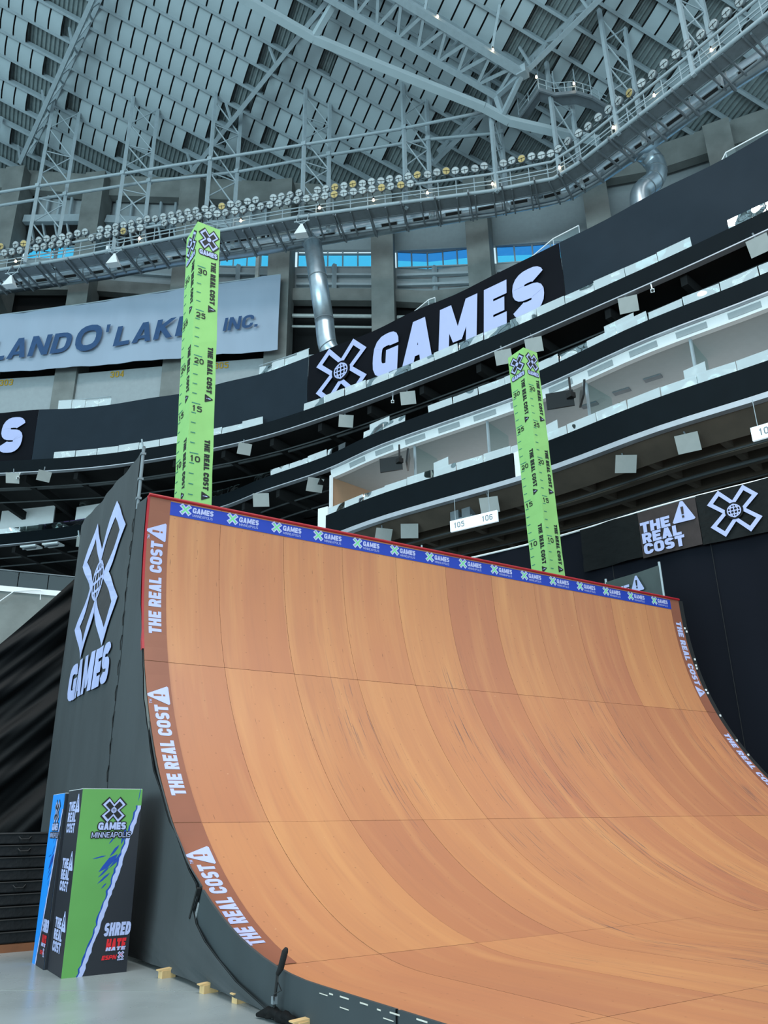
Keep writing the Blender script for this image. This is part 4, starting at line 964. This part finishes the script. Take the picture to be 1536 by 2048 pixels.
# ================================================================== FLOOR OBJECTS AT THE LEFT
def art(t, fn, W, H, base):
    """printed graphic: coloured field, torn white edge, dark corner, logos"""
    rg = random.Random(5); f1 = lambda x, y: fn(x, y, .004); f2 = lambda x, y: fn(x, y, .0075); f3 = lambda x, y: fn(x, y, .0105); f4 = lambda x, y: fn(x, y, .0145); f5 = lambda x, y: fn(x, y, .0055)
    b = MB(); b.face([fn(*p, .002) for p in ((0, 0), (W, 0), (W, H), (0, H))]); b.build('front_print', base, t)
    K = 46; L, R, L2, R2 = [], [], [], []
    for k in range(K+1):
        s = k/K; x = W*(.27+.70*s**.93); z = H*.905*s
        jg = rg.uniform(-.012, .012); L.append((x-.03+jg, z)); L2.append((x-.05+jg+rg.uniform(-.01, .006), z)); R.append((x+.03+rg.uniform(-.012, .012), z))
    dk, wt, ol = MB(), MB(), MB()
    for k in range(K):
        dk.face([f1(min(W, R[k][0]-.02), R[k][1]), f1(W, R[k][1]), f1(W, R[k+1][1]), f1(min(W, R[k+1][0]-.02), R[k+1][1])])
        ol.face([f1(*L2[k]), f1(*L[k]), f1(*L[k+1]), f1(*L2[k+1])]); wt.face([f5(*L[k]), f5(min(W, R[k][0]), R[k][1]), f5(min(W, R[k+1][0]), R[k+1][1]), f5(*L[k+1])])
    dk.build('dark_corner_print', 'boxblack', t); ol.build('tear_outline', 'brush', t); wt.build('torn_edge', 'white_print', t)  # the strip beside the torn edge is a printed outline
    br = MB()
    for x, z, l, w, a in ((.55, 1.42, .34, .09, .75), (.68, 1.48, .36, .05, .85), (.50, 1.30, .2, .03, .75), (.42, 1.22, .22, .03, .7), (.33, 1.5, .2, .02, .2), (.48, 1.72, .12, .02, .9), (.73, 1.78, .25, .05, 1.35), (.62, 1.58, .2, .04, .9), (.52, 1.12, .1, .02, .8), (.82, 2.35, .2, .012, 1.45)):
        x *= W/.86; d = Vec((math.cos(a), math.sin(a)))*l/2; n = Vec((-d.y, d.x)).normalized()*w/2; c = Vec((x, z))
        if x+abs(d.x) > W*(.25+.70*(z/(H*.905))**1.07): c = c-Vec((.09, 0))
        g1 = lambda x, y: fn(x, y, .003)
        br.face([g1(*(c-d)), g1(*(c-d*.3-n)), g1(*(c+d*.6-n*.8)), g1(*(c+d)), g1(*(c+d*.3+n)), g1(*(c-d*.5+n*.5))])
    tag(br.build('brush_marks', 'brush', t), kind='stuff')
    cx, cz = W*.54, 2.135; ik, wh = MB(), MB()
    put(ik, cross_fill(1.16, .46, .6), f2, .165, .165, cx, cz); put(wh, cross_fill(1.03, .38, .47), f3, .165, .165, cx, cz)
    i2 = MB(); put(i2, cross_fill(.84, .22, .28), f4, .165, .165, cx, cz); put(wh, globe(.24, .045), lambda x, y: fn(x, y, .018), .165, .165, cx, cz)
    sq = [(Vec((0, 0)), Vec((1, 0)), Vec((1, 1)), Vec((0, 1)))]
    
    def line(nm, mt, st, tw, tt, fn_, k, cap, x, y, sh=0., halo=0.):
        q, w = text(st, tw, tt, .06 if tt > .2 else .13); g = MB(); put(g, q, fn_, k/w, cap, x, y, sh, halo=halo); g.build(nm, mt, t)
    line('lettering', 'white_print', 'GAMES', .78, .28, f3, .40, .10, cx-.2, 1.867); line('lettering_outline', 'ink', 'GAMES', .78, .28, f2, .40, .10, cx-.2, 1.867, halo=.014)  # black halo is the printed outline of the letters
    line('lettering', 'white_print', 'MINNEAPOLIS', .7, .13, f3, .56, .072, cx-.28, 1.762); line('lettering_outline', 'ink', 'MINNEAPOLIS', .7, .13, f2, .56, .072, cx-.28, 1.762, halo=.015)
    line('lettering', 'white_print', 'SHRED', .6, .26, f3, .37, .17, W*.575, .47, .1)
    line('lettering', 'redink', 'HATE', .66, .28, f3, .27, .15, W*.63, .285, .1); line('lettering', 'white_print', 'HATE', .66, .28, f4, .27, .045, W*.63, .285, .1)
    line('lettering', 'redink', 'ESPN', .85, .26, f3, .2, .055, W*.58, .175, .2)
    rd, g = MB(), MB(); put(rd, cross_fill(1, .35, .43), f3, .045, .045, W*.88, .225); put(g, cross_outline(.25), f4, .05, .05, W*.88, .225); g.build('small_cross_outline', 'white_print', t)
    line('lettering', 'white_print', 'GAMES', .78, .28, f3, .09, .022, W*.83, .155)
    ik.build('logo_ground', 'ink', t); wh.build('cross_outline', 'white_print', t); i2.build('logo_cross', 'ink', t); rd.build('small_cross', 'redink', t)
def crate(x0, x1, y0, y1, h, lab, side):
    t = thing('display_box', lab, 'box', ((x0+x1)/2, (y0+y1)/2, 0))
    b = MB(); b.box(((x0+x1)/2, (y0+y1)/2, h/2), (x1-x0, y1-y0, h)); o = b.build('box_body', 'boxblack', t)
    md = o.modifiers.new('bevel', 'BEVEL'); md.width = .008; md.segments = 2
    b = MB(); b.box(((x0+x1)/2, (y0+y1)/2, h+.002), (x1-x0-.01, y1-y0-.01, .006)); b.build('top_edge', 'white', t)
    if side == 'front':
        art(t, lambda x, y, o=0: Vec((x0+x, y0-o, y)), x1-x0, h, 'boxgreen')
        W = y1-y0
        fs = lambda x, y: Vec((x0-.004, y1-x, y)); fs2 = lambda x, y: Vec((x0-.007, y1-x, y))
        for zc in (1.83, 1.05, .27):
            for s, dz, l in (('THE', .30, .34), ('REAL', .15, .44), ('COST', .0, .44)):
                q, w = text(s, .62, .24, .07); g = MB(); put(g, q, fs, l*W/.86*1.1/w, .135, W*.2, zc+dz); g.build('lettering', 'white_print', t)
            g, g2 = MB(), MB(); warn(fs, fs2, .27, W*.79, zc+.28, g, g2); g.build('warning_triangle', 'white_print', t); g2.build('exclamation_mark', 'boxblack', t)
    else:
        art(t, lambda x, y, o=0: Vec((x0-o, y1-x, y)), y1-y0, h, 'boxblue')
crate(-2.93, -2.05, -2.82, -1.95, 2.43, 'tall black display box with lime green front and torn white stripe', 'front')
crate(-2.97, -2.10, -1.92, -1.10, 2.40, 'tall display box with blue printed face behind the green one', 'side')

# stack of black crash mats
for k in range(9):
    z = .13+k*.19; dxr = random.uniform(-.03, .03)
    t = thing('crash_mat', 'black vinyl crash mat, %s from the bottom of left stack' % ORD[k], 'mat', (-4.6+dxr, 1.35, z), 'black crash mats in one stack')
    b = MB(); n = 26; top, bot = [], []
    for s_ in range(2):
        pass
    b.box((-4.6+dxr, 1.35, z+.092), (4.9, 2.15, .178)); o = b.build('mat_body', 'mat_black', t)
    sb_ = o.modifiers.new('subdivision', 'SUBSURF'); sb_.subdivision_type = 'SIMPLE'; sb_.levels = sb_.render_levels = 3
    bv = o.modifiers.new('bevel', 'BEVEL'); bv.width = .035; bv.segments = 2; bv.limit_method = 'ANGLE'
    b = MB(); b.tube([(-4.6+dxr-2.4, .268, z+.17), (-4.6+dxr+2.4, .268, z+.165)], .012, 6); b.build('piping', 'ink', t)
    for xx in (-3.05,) if k in (4, 7, 8) else ():
        b = MB(); b.tube([(xx-.1+dxr, .27, z+.12), (xx-.06+dxr, .24, z+.08), (xx+.06+dxr, .24, z+.08), (xx+.1+dxr, .27, z+.12)], .012, 6); b.build('handle', 'ink', t)
t = thing('pallet_board', 'long brown board under the stack of black mats', 'board', (-4.6, 1.35, 0))
b = MB(); b.box((-4.6, .30, .06), (5.0, .05, .12)); b.build('front_board', 'kick', t)
b = MB(); b.box((-4.6, 1.35, .1), (4.9, 2.0, .05)); b.build('top_board', 'kick', t)

# black cloth swagged down behind the mats
t = thing('back_drape', 'black cloth hanging in diagonal folds between ramp and mats', 'drape', (-5, 6.3, 0))
rows = []
for k in range(81):
    v = k/80; r = []
    for h in range(101):
        x = -1.5-8.5*h/100; top = 8.25+(x+1.5)*1.18+.10*math.sin((x+1.5)*1.1); top = max(top, 2.2); z = top*(1-v)+.02
        w = (z-(x+1.5)*.95); r.append((x, 6.3+.09*math.sin(w*2.3+.4*math.sin(x*1.5))*min(1, v*3+.15)+.06*math.sin(w*5.1+x*.8+1.2*math.sin(x*.7+z*.3))+.035*math.sin(w*11+x+.8*math.sin(x*2))+.02*math.sin(w*19-x*2), z))
    rows.append(r)
b = MB(); b.grid(rows); b.grid([[(p[0], p[1]+.02, p[2]) for p in r] for r in rows]); b.build('cloth', 'back_drape', t, smooth=True)

# timber packers under the ramp edge
for k, (x, y, w, lab) in enumerate(((-1.74, -3.62, .2, 'pine packing block under ramp cloth, farthest back of three'), (-1.67, -4.96, .2, 'pine packing block under ramp cloth, middle of three'), (-1.6, -5.75, .16, 'small pine packing block under ramp cloth, nearest to microphone'), (-1.62, -7.42, .25, 'pine packing block at bottom frame edge under side board'))):
    t = thing('packing_block', lab, 'wood block', (x, y, 0)); b = MB(); b.box((x, y, .045), (w, .11, .09), .15); b.build('block', 'pine', t)
    b = MB(); b.hexa([Vec((x, y, .09))+Vec(q) for q in ((-w*.7, -.05, 0), (w*.4, -.05, 0), (w*.4, .05, 0), (-w*.7, .05, 0), (-w*.7, -.05, .012), (w*.4, -.05, .03), (w*.4, .05, .03), (-w*.7, .05, .012))]); b.build('wedge', 'pine', t)

# microphone at the ramp corner
t = thing('microphone', 'black shotgun microphone with foam windshield clamped at ramp corner', 'microphone', (-1.72, -6.9, 0))
b = MB(); b.tube([(-1.73, -6.88, .03), (-1.71, -6.92, .46)], .016, 8); b.build('stand_rod', 'ink', t)
b = MB(); b.tube([(-1.71, -6.92, .44), (-1.70, -6.97, .50), (-1.685, -7.03, .66), (-1.68, -7.05, .69)], [.022, .034, .034, .02], 12); b.build('foam_windshield', 'foam', t, smooth=True)
b = MB(); b.tube([(-1.71, -6.93, .44), (-1.74, -6.99, .38), (-1.70, -7.0, .30), (-1.75, -6.93, .26), (-1.72, -6.88, .1)], .006, 6); b.build('cable', 'ink', t)
b = MB(); b.box((-1.725, -6.89, .2), (.05, .05, .07)); b.build('clamp', 'steel_dark', t)
b = MB()
for k in range(5): b.tube([(-1.78+.03*k, -6.6-.16*k, .03), (-1.72, -6.75-.13*k, .07+.02*(k % 2)), (-1.66, -6.95-.14*k, .02)], [.02, .06, .02], 8)
tag(b.build('cloth_bundle', 'back_drape', smooth=True, base=(-1.72, -6.9, 0)), 'crumpled black cloth lying on floor at microphone foot', 'cloth')

# ================================================================== ROOF STEEL
def truss(name, lab, p0, p1, drop, n, w=.32, par=None, side=0.):
    p0, p1 = Vec(p0), Vec(p1); t = thing(name, lab, 'truss', (p0+p1)/2); d = p1-p0
    t0, t1_ = p0+RN*drop+RUn*side, p1+RN*drop+RUn*side
    b = MB(); b.beam(p0, p1, w, w*1.15, RN); b.build('bottom_chord', 'steel', t)
    b = MB(); b.beam(t0, t1_, w, w, RN); b.build('top_chord', 'steel', t)
    for k in range(n):
        a = p0+d*(k/n); m_ = t0+d*((k+.5)/n); c = p0+d*((k+1)/n); tt = t0+d*(k/n)
        b = MB(); b.beam(a, m_, .14, .14, RN); b.build('web', 'steel', t); b = MB(); b.beam(m_, c, .14, .14, RN); b.build('web', 'steel', t)
        b = MB(); b.beam(c, t0+d*((k+1)/n), .12, .12, RUn); b.build('web', 'steel', t)
        if k % 2 == 0: b = MB(); b.beam(a, tt-RUn*1.2, .16, .16, RN); b.build('brace', 'steel', t)
    return t
def ext(a, b, f0, f1): a, b = Vec(a), Vec(b); d = b-a; return a+d*f0, a+d*f1
truss('roof_truss', 'pale steel roof truss crossing top left corner among roof panels', *ext((-2.51, 46.68, 55.98), (-.82, 30.16, 58.36), 0, 1.7), 2.0, 9)
truss('roof_truss', 'pale steel roof truss running diagonally through the top centre', *ext((9.57, 36.65, 53.02), (12.57, 18.92, 55.1), 0, 1.5), 2.0, 9)
truss('roof_truss', 'pale steel roof truss running up right of centre to the big joint', *ext((24.19, 22.54, 49.81), (25.5, 13.2, 51.0), 0, 2.6), 2.0, 10)
BD = [(6.2, 21.6, 54.9), (7.69, 21.34, 54.42), (12.35, 20.25, 52.76), (16.97, 18.54, 51.24), (20.32, 17.25, 50.14), (23.7, 15.94, 49.04), (25.54, 15.46, 48.39), (28.62, 13.72, 47.49), (31, 12.3, 46.8)]
t = thing('box_girder', 'long plain grey box girder sweeping from top centre down to catwalk bend', 'girder', BD[4])
for a, c in zip(BD, BD[1:]): b = MB(); b.beam(a, c, .5, .62, RN); b.build('girder_segment', 'roof_panel', t)
b = MB(); b.beam((12.91, 18.32, 54.75), (12.29, 20.15, 52.8), .4); b.build('strut', 'roof_panel', t)
t = thing('ridge_truss', 'deep pale steel ridge truss with zigzag webs at top right of centre', 'truss', (20, 15, 52))
e0, e1 = ext((16.2, 15.13, 53.49), (24.97, 13.18, 50.35), -1.2, 1.); g0, g1 = ext((12.82, 18.16, 54.27), (24.5, 15.43, 50.13), -.5, 1.)
b = MB(); b.beam(e0, e1, .48, .5, RN); b.build('chord', 'steel', t); b = MB(); b.beam(g0, g1, .4, .4, RN); b.build('chord', 'steel', t)
h0, h1 = (e0+g0)/2+RN*2.4, (e1+g1)/2+RN*2.4; b = MB(); b.beam(h0, h1, .3, .3, RN); b.build('chord', 'steel', t)
for k in range(12):
    f, f2_ = k/12, (k+.55)/12; E_ = e0+(e1-e0)*f2_; G_ = g0+(g1-g0)*f; H_ = h0+(h1-h0)*(k+.3)/12; G2 = g0+(g1-g0)*((k+1)/12)
    for a, c in ((G_, E_), (E_, G2)): b = MB(); b.beam(a, c, .2, .2, RN); b.build('web', 'steel', t)
    for a, c in ((E_, H_), (G_, H_)): b = MB(); b.beam(a, c, .14, .14, RN); b.build('web', 'steel', t)
    if k % 3 == 1: b = MB(); b.beam(E_, E_+RVn*-2.2+RN*2.2-RUn*.9, .18, .18, RN); b.build('brace', 'steel', t)
for a, c, w in ((e1, (24.96, 15.46, 48.63), .3), (g1, (24.96, 15.46, 48.63), .35), (g1, e1, .35)): b = MB(); b.beam(a, c, w); b.build('node_strut', 'steel', t)
b = MB(); b.box(e1+Vec((0, 0, .1)), (.7, .7, .7), .4); b.build('node', 'steel', t)

mc = [(26.3, 15.18, 48.91), (26.18, 12.94, 49.37), (27.2, 12.46, 49.05), (28.18, 11.44, 48.85), (29.19, 10.96, 48.54), (30.44, 10.68, 48.09)]
t = thing('service_walkway', 'small railed steel walkway high in roof right of big truss joint', 'walkway', mc[2])
for a, c in zip(mc, mc[1:]):
    a, c = Vec(a), Vec(c); o = Vec((.45, .45, 0)); b = MB(); b.face([a, c, c+o*1.6, a+o*1.6]); b.beam(a, c, .12, .28); b.build('walk_plate', 'steel_dark', t)
    for dz in (.55, 1.05): b = MB(); b.tube([a+Vec((0, 0, dz)), c+Vec((0, 0, dz))], .035, 6); b.build('rail', 'steel', t)
    for f in (0, .5): q = a+(c-a)*f; b = MB(); b.tube([q, q+Vec((0, 0, 1.05 if f else 2.2))], .04, 6); b.build('rail_post', 'steel', t)
def bulb(p, lab, grp=None):
    t = thing('work_light', lab, 'lamp', p, grp); p = Vec(p); b = MB(); b.tube([p, p+Vec((0, 0, .16))], [.085, .05], 8); b.build('bulb', 'bulb', t); b = MB(); b.tube([p+Vec((0, 0, .16)), p+Vec((0, 0, .34))], .05, 6); b.build('socket', 'ink', t)
for k, p in enumerate([(18.51, 14.24, 52.51), (22.49, 13.34, 51.09), (25.73, 12.65, 49.93), (27.89, 11.29, 49.32)]): bulb(p, 'small warm work light on roof steel, %s from the left' % ORD[k])

# ================================================================== LIGHTING CATWALK
CH = Strip([(-4.53, 44.89), (-2.66, 43.09), (0.08, 40.39), (2.60, 37.79), (5.59, 34.53), (8.34, 31.54), (10.19, 29.81), (14.30, 25.65), (18.73, 21.48), (24.17, 16.50), (27.07, 13.32), (27.50, 11.39), (27.81, 7.34), (28.23, 2.21), (28.44, -1.52), (28.56, -4.90)], False)
DU = Strip([(-4.17, 48.34), (-2.21, 46.42), (4.45, 40.03), (8.35, 35.81), (13.05, 31.43), (17.57, 26.82), (22.15, 22.06), (25.28, 18.89), (28.29, 15.65), (29.48, 14.00), (30.03, 11.79), (30.64, 7.58), (31.09, 2.67), (31.49, 0.35), (31.89, -4.42)], False)
ZC = 42.2
cw = thing('catwalk', 'long steel lighting catwalk with rails curving below the roof', 'catwalk', CH.pt(30, ZC))
def along(strip, z, off, r, nm, mt, n=8):
    b = MB(); b.tube([strip.pt(a, z, off) for a in sorted(set([x for x in strip.L[:-1]]+strip.steps(0, strip.len-.1, 3)))], r, n); return b.build(nm, mt, cw, smooth=True)
along(CH, ZC, 0, .13, 'lower_chord', 'steel'); along(CH, ZC+.55, 0, .04, 'mid_rail', 'steel'); along(CH, ZC+.85, 0, .05, 'mid_rail', 'steel'); along(CH, ZC+1.4, .05, .1, 'lamp_rail', 'steel')
along(CH, ZC-.05, -1.1, .08, 'stringer', 'steel_dark'); along(CH, ZC-.05, -2.3, .1, 'stringer', 'steel_dark')
b = MB(); CH.deck(b, 0, CH.len-.1, ZC-.1, -.15, -1.05, .05); b.build('grating', 'steel_dark', cw)
a = .6; k = 0
while a < CH.len-.5:
    b = MB(); b.beam(CH.pt(a, ZC-.12, -.05), CH.pt(a, ZC-.12, -2.5), .1, .16); b.build('cross_beam', 'steel_dark', cw)
    b = MB(); b.beam(CH.pt(a, ZC, 0), CH.pt(a, ZC+1.4, .02), .05); b.build('rail_post', 'steel', cw); a += 1.25
a = 1.2
while a < DU.len-.6:
    p = DU.pt(a, ZC-.15, .05); q = DU.pt(a, ZC-.15, 3.0); b = MB(); b.beam(p, q, .1, .26); b.build('outrigger', 'steel_dark', cw); a += 2.35
ad = thing('air_duct', 'long shiny round metal air duct with slot grilles beside catwalk', 'duct', DU.pt(30, 44.3))
ZD, RD = 42.9, .62
aa = sorted(set(DU.L[:-1]+DU.steps(0, DU.len-.1, 1.2)))
b = MB(); b.tube([DU.pt(x, ZD) for x in aa], RD, 24); b.build('duct_tube', 'galv', ad, smooth=True)
a = 2.2
while a < DU.len-1.5:
    for e in (0.,):
        p = DU.pt(a, ZD); n = DU.nrm(a); nn = Vec((n.x, n.y, 0)); b = MB()
        for x in (a-.55, a-.5): pass
        dirv = (nn*.80-Vec((0, 0, .60))); dn = dirv.normalized(); upv = Vec((0, 0, 1))-dn*dn.z; upv.normalize()
        c0, c1 = DU.pt(a-.62, ZD)+dn*(RD+.02), DU.pt(a+.62, ZD)+dn*(RD+.02)
        b.hexa([c0-upv*.16, c1-upv*.16, c1-upv*.16-dn*.08, c0-upv*.16-dn*.08, c0+upv*.16, c1+upv*.16, c1+upv*.16-dn*.08, c0+upv*.16-dn*.08]); o = b.build('grille_frame', 'steel', ad)
        b = MB(); i0, i1 = DU.pt(a-.56, ZD)+dn*(RD+.03), DU.pt(a+.56, ZD)+dn*(RD+.03)
        b.hexa([i0-upv*.10, i1-upv*.10, i1-upv*.10-dn*.03, i0-upv*.10-dn*.03, i0+upv*.10, i1+upv*.10, i1+upv*.10-dn*.03, i0+upv*.10-dn*.03]); b.build('slot', 'ink', o)
    b = MB(); x = a+1.15; b.tube([DU.pt(x-.03, ZD), DU.pt(x+.03, ZD)], RD+.025, 24); b.build('joint_ring', 'steel_dark', ad, smooth=True)
    a += 2.35
EL = [(30.64, 8.98, 42.87), (31.22, 8.94, 42.83), (31.75, 8.84, 42.39), (31.89, 8.79, 41.62), (31.65, 8.94, 40.85), (31.12, 9.27, 40.27), (30.73, 9.51, 39.60), (30.64, 9.56, 38.15)]
b = MB(); b.tube(cr(EL, 6), .66, 24); b.build('elbow', 'galv', ad, smooth=True)
for k in (2, 3, 4, 5):
    p, q = Vec(EL[k]), Vec(EL[k+1]); d = (q-p).normalized()*.03; b = MB(); b.tube([p-d, p+d], .69, 24); b.build('joint_ring', 'steel_dark', ad, smooth=True)
DR = [(16.32, 27.98, 42.68), (16.19, 27.21, 41.66), (16.08, 26.15, 38.01), (16.56, 25.95, 34.49), (16.80, 25.86, 32.46), (17.43, 25.66, 31.50), (17.91, 25.47, 29.96)]
b = MB(); b.tube(DR[:4], .66, 24); b.build('drop_duct', 'galv', ad, smooth=True)
b = MB(); b.tube(cr(DR[3:], 5), .66, 24); b.build('drop_elbow', 'galv', ad, smooth=True)
for k in (1, 2, 3, 4):
    p = Vec(DR[k]); d = (Vec(DR[k+1])-p).normalized()*.03; b = MB(); b.tube([p-d, p+d], .69, 24); b.build('joint_ring', 'steel_dark', ad, smooth=True)

# hangers between catwalk and roof
legs = [((-6.6, 46.0), (-4.6, 45.7)), ((-1.25, 40.94), (.76, 40.52)), ((4.04, 36.05), (5.97, 35.56)), ((9.24, 31.11), (11.4, 31.0)), ((14.63, 26.01), (16.6, 25.7)), ((20.11, 20.77), (22.1, 20.5)),
        ((25.0, 16.6), None), ((27.5, 12.9), None), ((27.75, 8.3), None), ((28.3, 3.0), None)]
LA = []
for k, (a_, b_) in enumerate(legs):
    # legs stand on the catwalk's inner and outer edge
    ca = min(CH.steps(0, CH.len-.2, .1), key=lambda x: (CH.xy(x)[0]-Vec(a_)).length); pa = CH.pt(ca, ZC); pb = CH.pt(ca+.5, ZC, -2.0)
    if b_: pa, pb = Vec((*a_, ZC)), Vec((*b_, ZC))
    t = thing('hanger_frame', 'braced steel hanger frame from roof to catwalk, %s from the left' % ORD[k], 'frame', pa, 'hanger frames above the catwalk')
    za, zb = roof_z(pa.x, pa.y, .3), roof_z(pb.x, pb.y, .3); LA.append((pa, pb, za, zb))
    for p, z in ((pa, za), (pb, zb)): b = MB(); b.beam(p-Vec((0, 0, .2)), Vec((p.x, p.y, z)), .24); b.build('leg', 'steel', t)
    n = max(2, int((min(za, zb)-ZC)/2.4)); h = (min(za, zb)-ZC-1.2)/n
    for q in range(n):
        z0, z1 = ZC+1.2+h*q, ZC+1.2+h*(q+1); b = MB(); b.tube([(pa.x, pa.y, z1), (pb.x, pb.y, z0)], .06, 6); b.build('brace', 'steel', t)
        b = MB(); b.tube([(pa.x, pa.y, z0), (pb.x, pb.y, z0)] if q % 2 == 0 else [(pa.x, pa.y, z0), (pb.x, pb.y, z1)], .05, 6); b.build('brace', 'steel', t)
for nm, ix, dz, lab, last in (('upper', 0, 7.2, 'pale steel tie pipe linking hanger frames, nearer of the two', 7), ('lower', 1, 7.0, 'pale steel tie pipe linking hanger frames, farther of the two', 7)):
    P_ = [Vec((-12.0+2*ix, 51.2-.4*ix, ZC+dz))]+[Vec((*L_[ix].to_2d(), ZC+dz)) for L_ in LA[:last]]
    t = thing('tie_pipe', lab, 'pipe', P_[3]); b = MB(); b.tube(P_, .12, 8); b.build('pipe_run', 'steel', t)
    for q in P_[1:]: b = MB(); b.box(q, (.36, .36, .36), .7); b.build('pipe_clamp', 'steel', t)

# floodlights along the rail
def flood(mt):
    t = thing('floodlight', 'round floodlight', 'floodlight')
    b = MB(); b.tube([(0, -.18, -.07), (0, -.02, -.01), (0, .18, .06), (0, .27, .09)], [.29, .27, .17, .09], 14); b.build('reflector', 'steel_dark', t, smooth=True)
    b = MB(); b.tube([(0, -.195, -.075), (0, -.18, -.07)], [.245, .26], 14); b.build('lens', mt, t)
    b = MB(); b.beam((-.25, -.21, -.08), (.25, -.21, -.08), .022); b.beam((0, -.21, -.33), (0, -.21, .17), .022); b.build('guard', 'ink', t)
    b = MB(); b.beam((0, 0, -.2), (0, .02, -.42), .06); b.beam((-.24, 0, 0), (0, 0, -.24), .03); b.beam((.24, 0, 0), (0, 0, -.24), .03); b.build('yoke', 'ink', t)
    return t
protos = [flood('lens'), flood('lens_warm')]; used = [False, False]
def place_flood(p, ang, lab, grp):
    k = 1 if random.random() < .07 else 0
    o = protos[k] if not used[k] else copy_tree(protos[k]); used[k] = True
    o.location = p; o.rotation_euler = (0, 0, ang); o['label'] = lab; o['group'] = grp
a = .5
while a < CH.len-.3:
    if random.random() > .05:
        n = CH.nrm(a); place_flood(CH.pt(a, ZC+2.0+random.uniform(-.05, .1), .1), math.atan2(n.y, n.x)+math.pi/2+random.uniform(-.25, .25), 'round floodlight in upper row standing on the catwalk rail', 'upper row of floodlights')
    a += .66 if a < 45 else .82
b = MB(); b.tube([CH.pt(x, ZC+2.0, -.1) for x in CH.steps(0, CH.len-.1, 3)], .03, 6); b.build('lamp_cable', 'steel', cw)
a = 3.
while a < 35:
    if not (8.5 < a < 10 or 15 < a < 16.5) and random.random() > .08:
        n = CH.nrm(a); place_flood(CH.pt(a, ZC+1.28, .22), math.atan2(n.y, n.x)+math.pi/2+random.uniform(-.25, .25), 'round floodlight in lower row along left half of catwalk', 'lower row of floodlights')
    a += .68
for k, a in enumerate((4, 14.5, 22.5, 28.4, 32.3, 36.1, 40.6, 45.3, 49.6, 52.6, 56.4)):
    bulb(CH.pt(a, ZC+.35, .18), 'tiny warm work light along catwalk, %s from the left' % ORD[k])
for k, (x, y) in enumerate([(-1.91, 41.80), (4.03, 35.15), (14.18, 25.10)]):
    t = thing('pyramid_speaker', 'white pyramid shaped loudspeaker under catwalk, %s from the left' % ORD[k], 'speaker', (x, y, 40.1)); c = Vec((x, y, 40.1)); R = Matrix.Rotation(-.75, 3, 'Z')
    b = MB(); P4 = [c+R @ Vec(q) for q in ((-.45, -.3, 0), (.45, -.3, 0), (.45, .35, .05), (-.45, .35, .05))]; T4 = [c+R @ Vec(q)+Vec((0, 0, 1.0)) for q in ((-.06, -.05, 0), (.06, -.05, 0), (.06, .05, 0), (-.06, .05, 0))]; b.hexa(P4+T4); b.build('cabinet', 'white', t)
    b = MB(); b.beam(c+R @ Vec((-.55, 0, 1.25)), c+R @ Vec((.55, 0, 1.25)), .07); b.build('hanger_bar', 'steel', t)
    for s in (-.4, .4): b = MB(); b.tube([c+R @ Vec((0, 0, 1.0)), c+R @ Vec((s, 0, 1.25)), c+R @ Vec((s, .3, 2.15))], .03, 6); b.build('hanger_rod', 'steel', t)
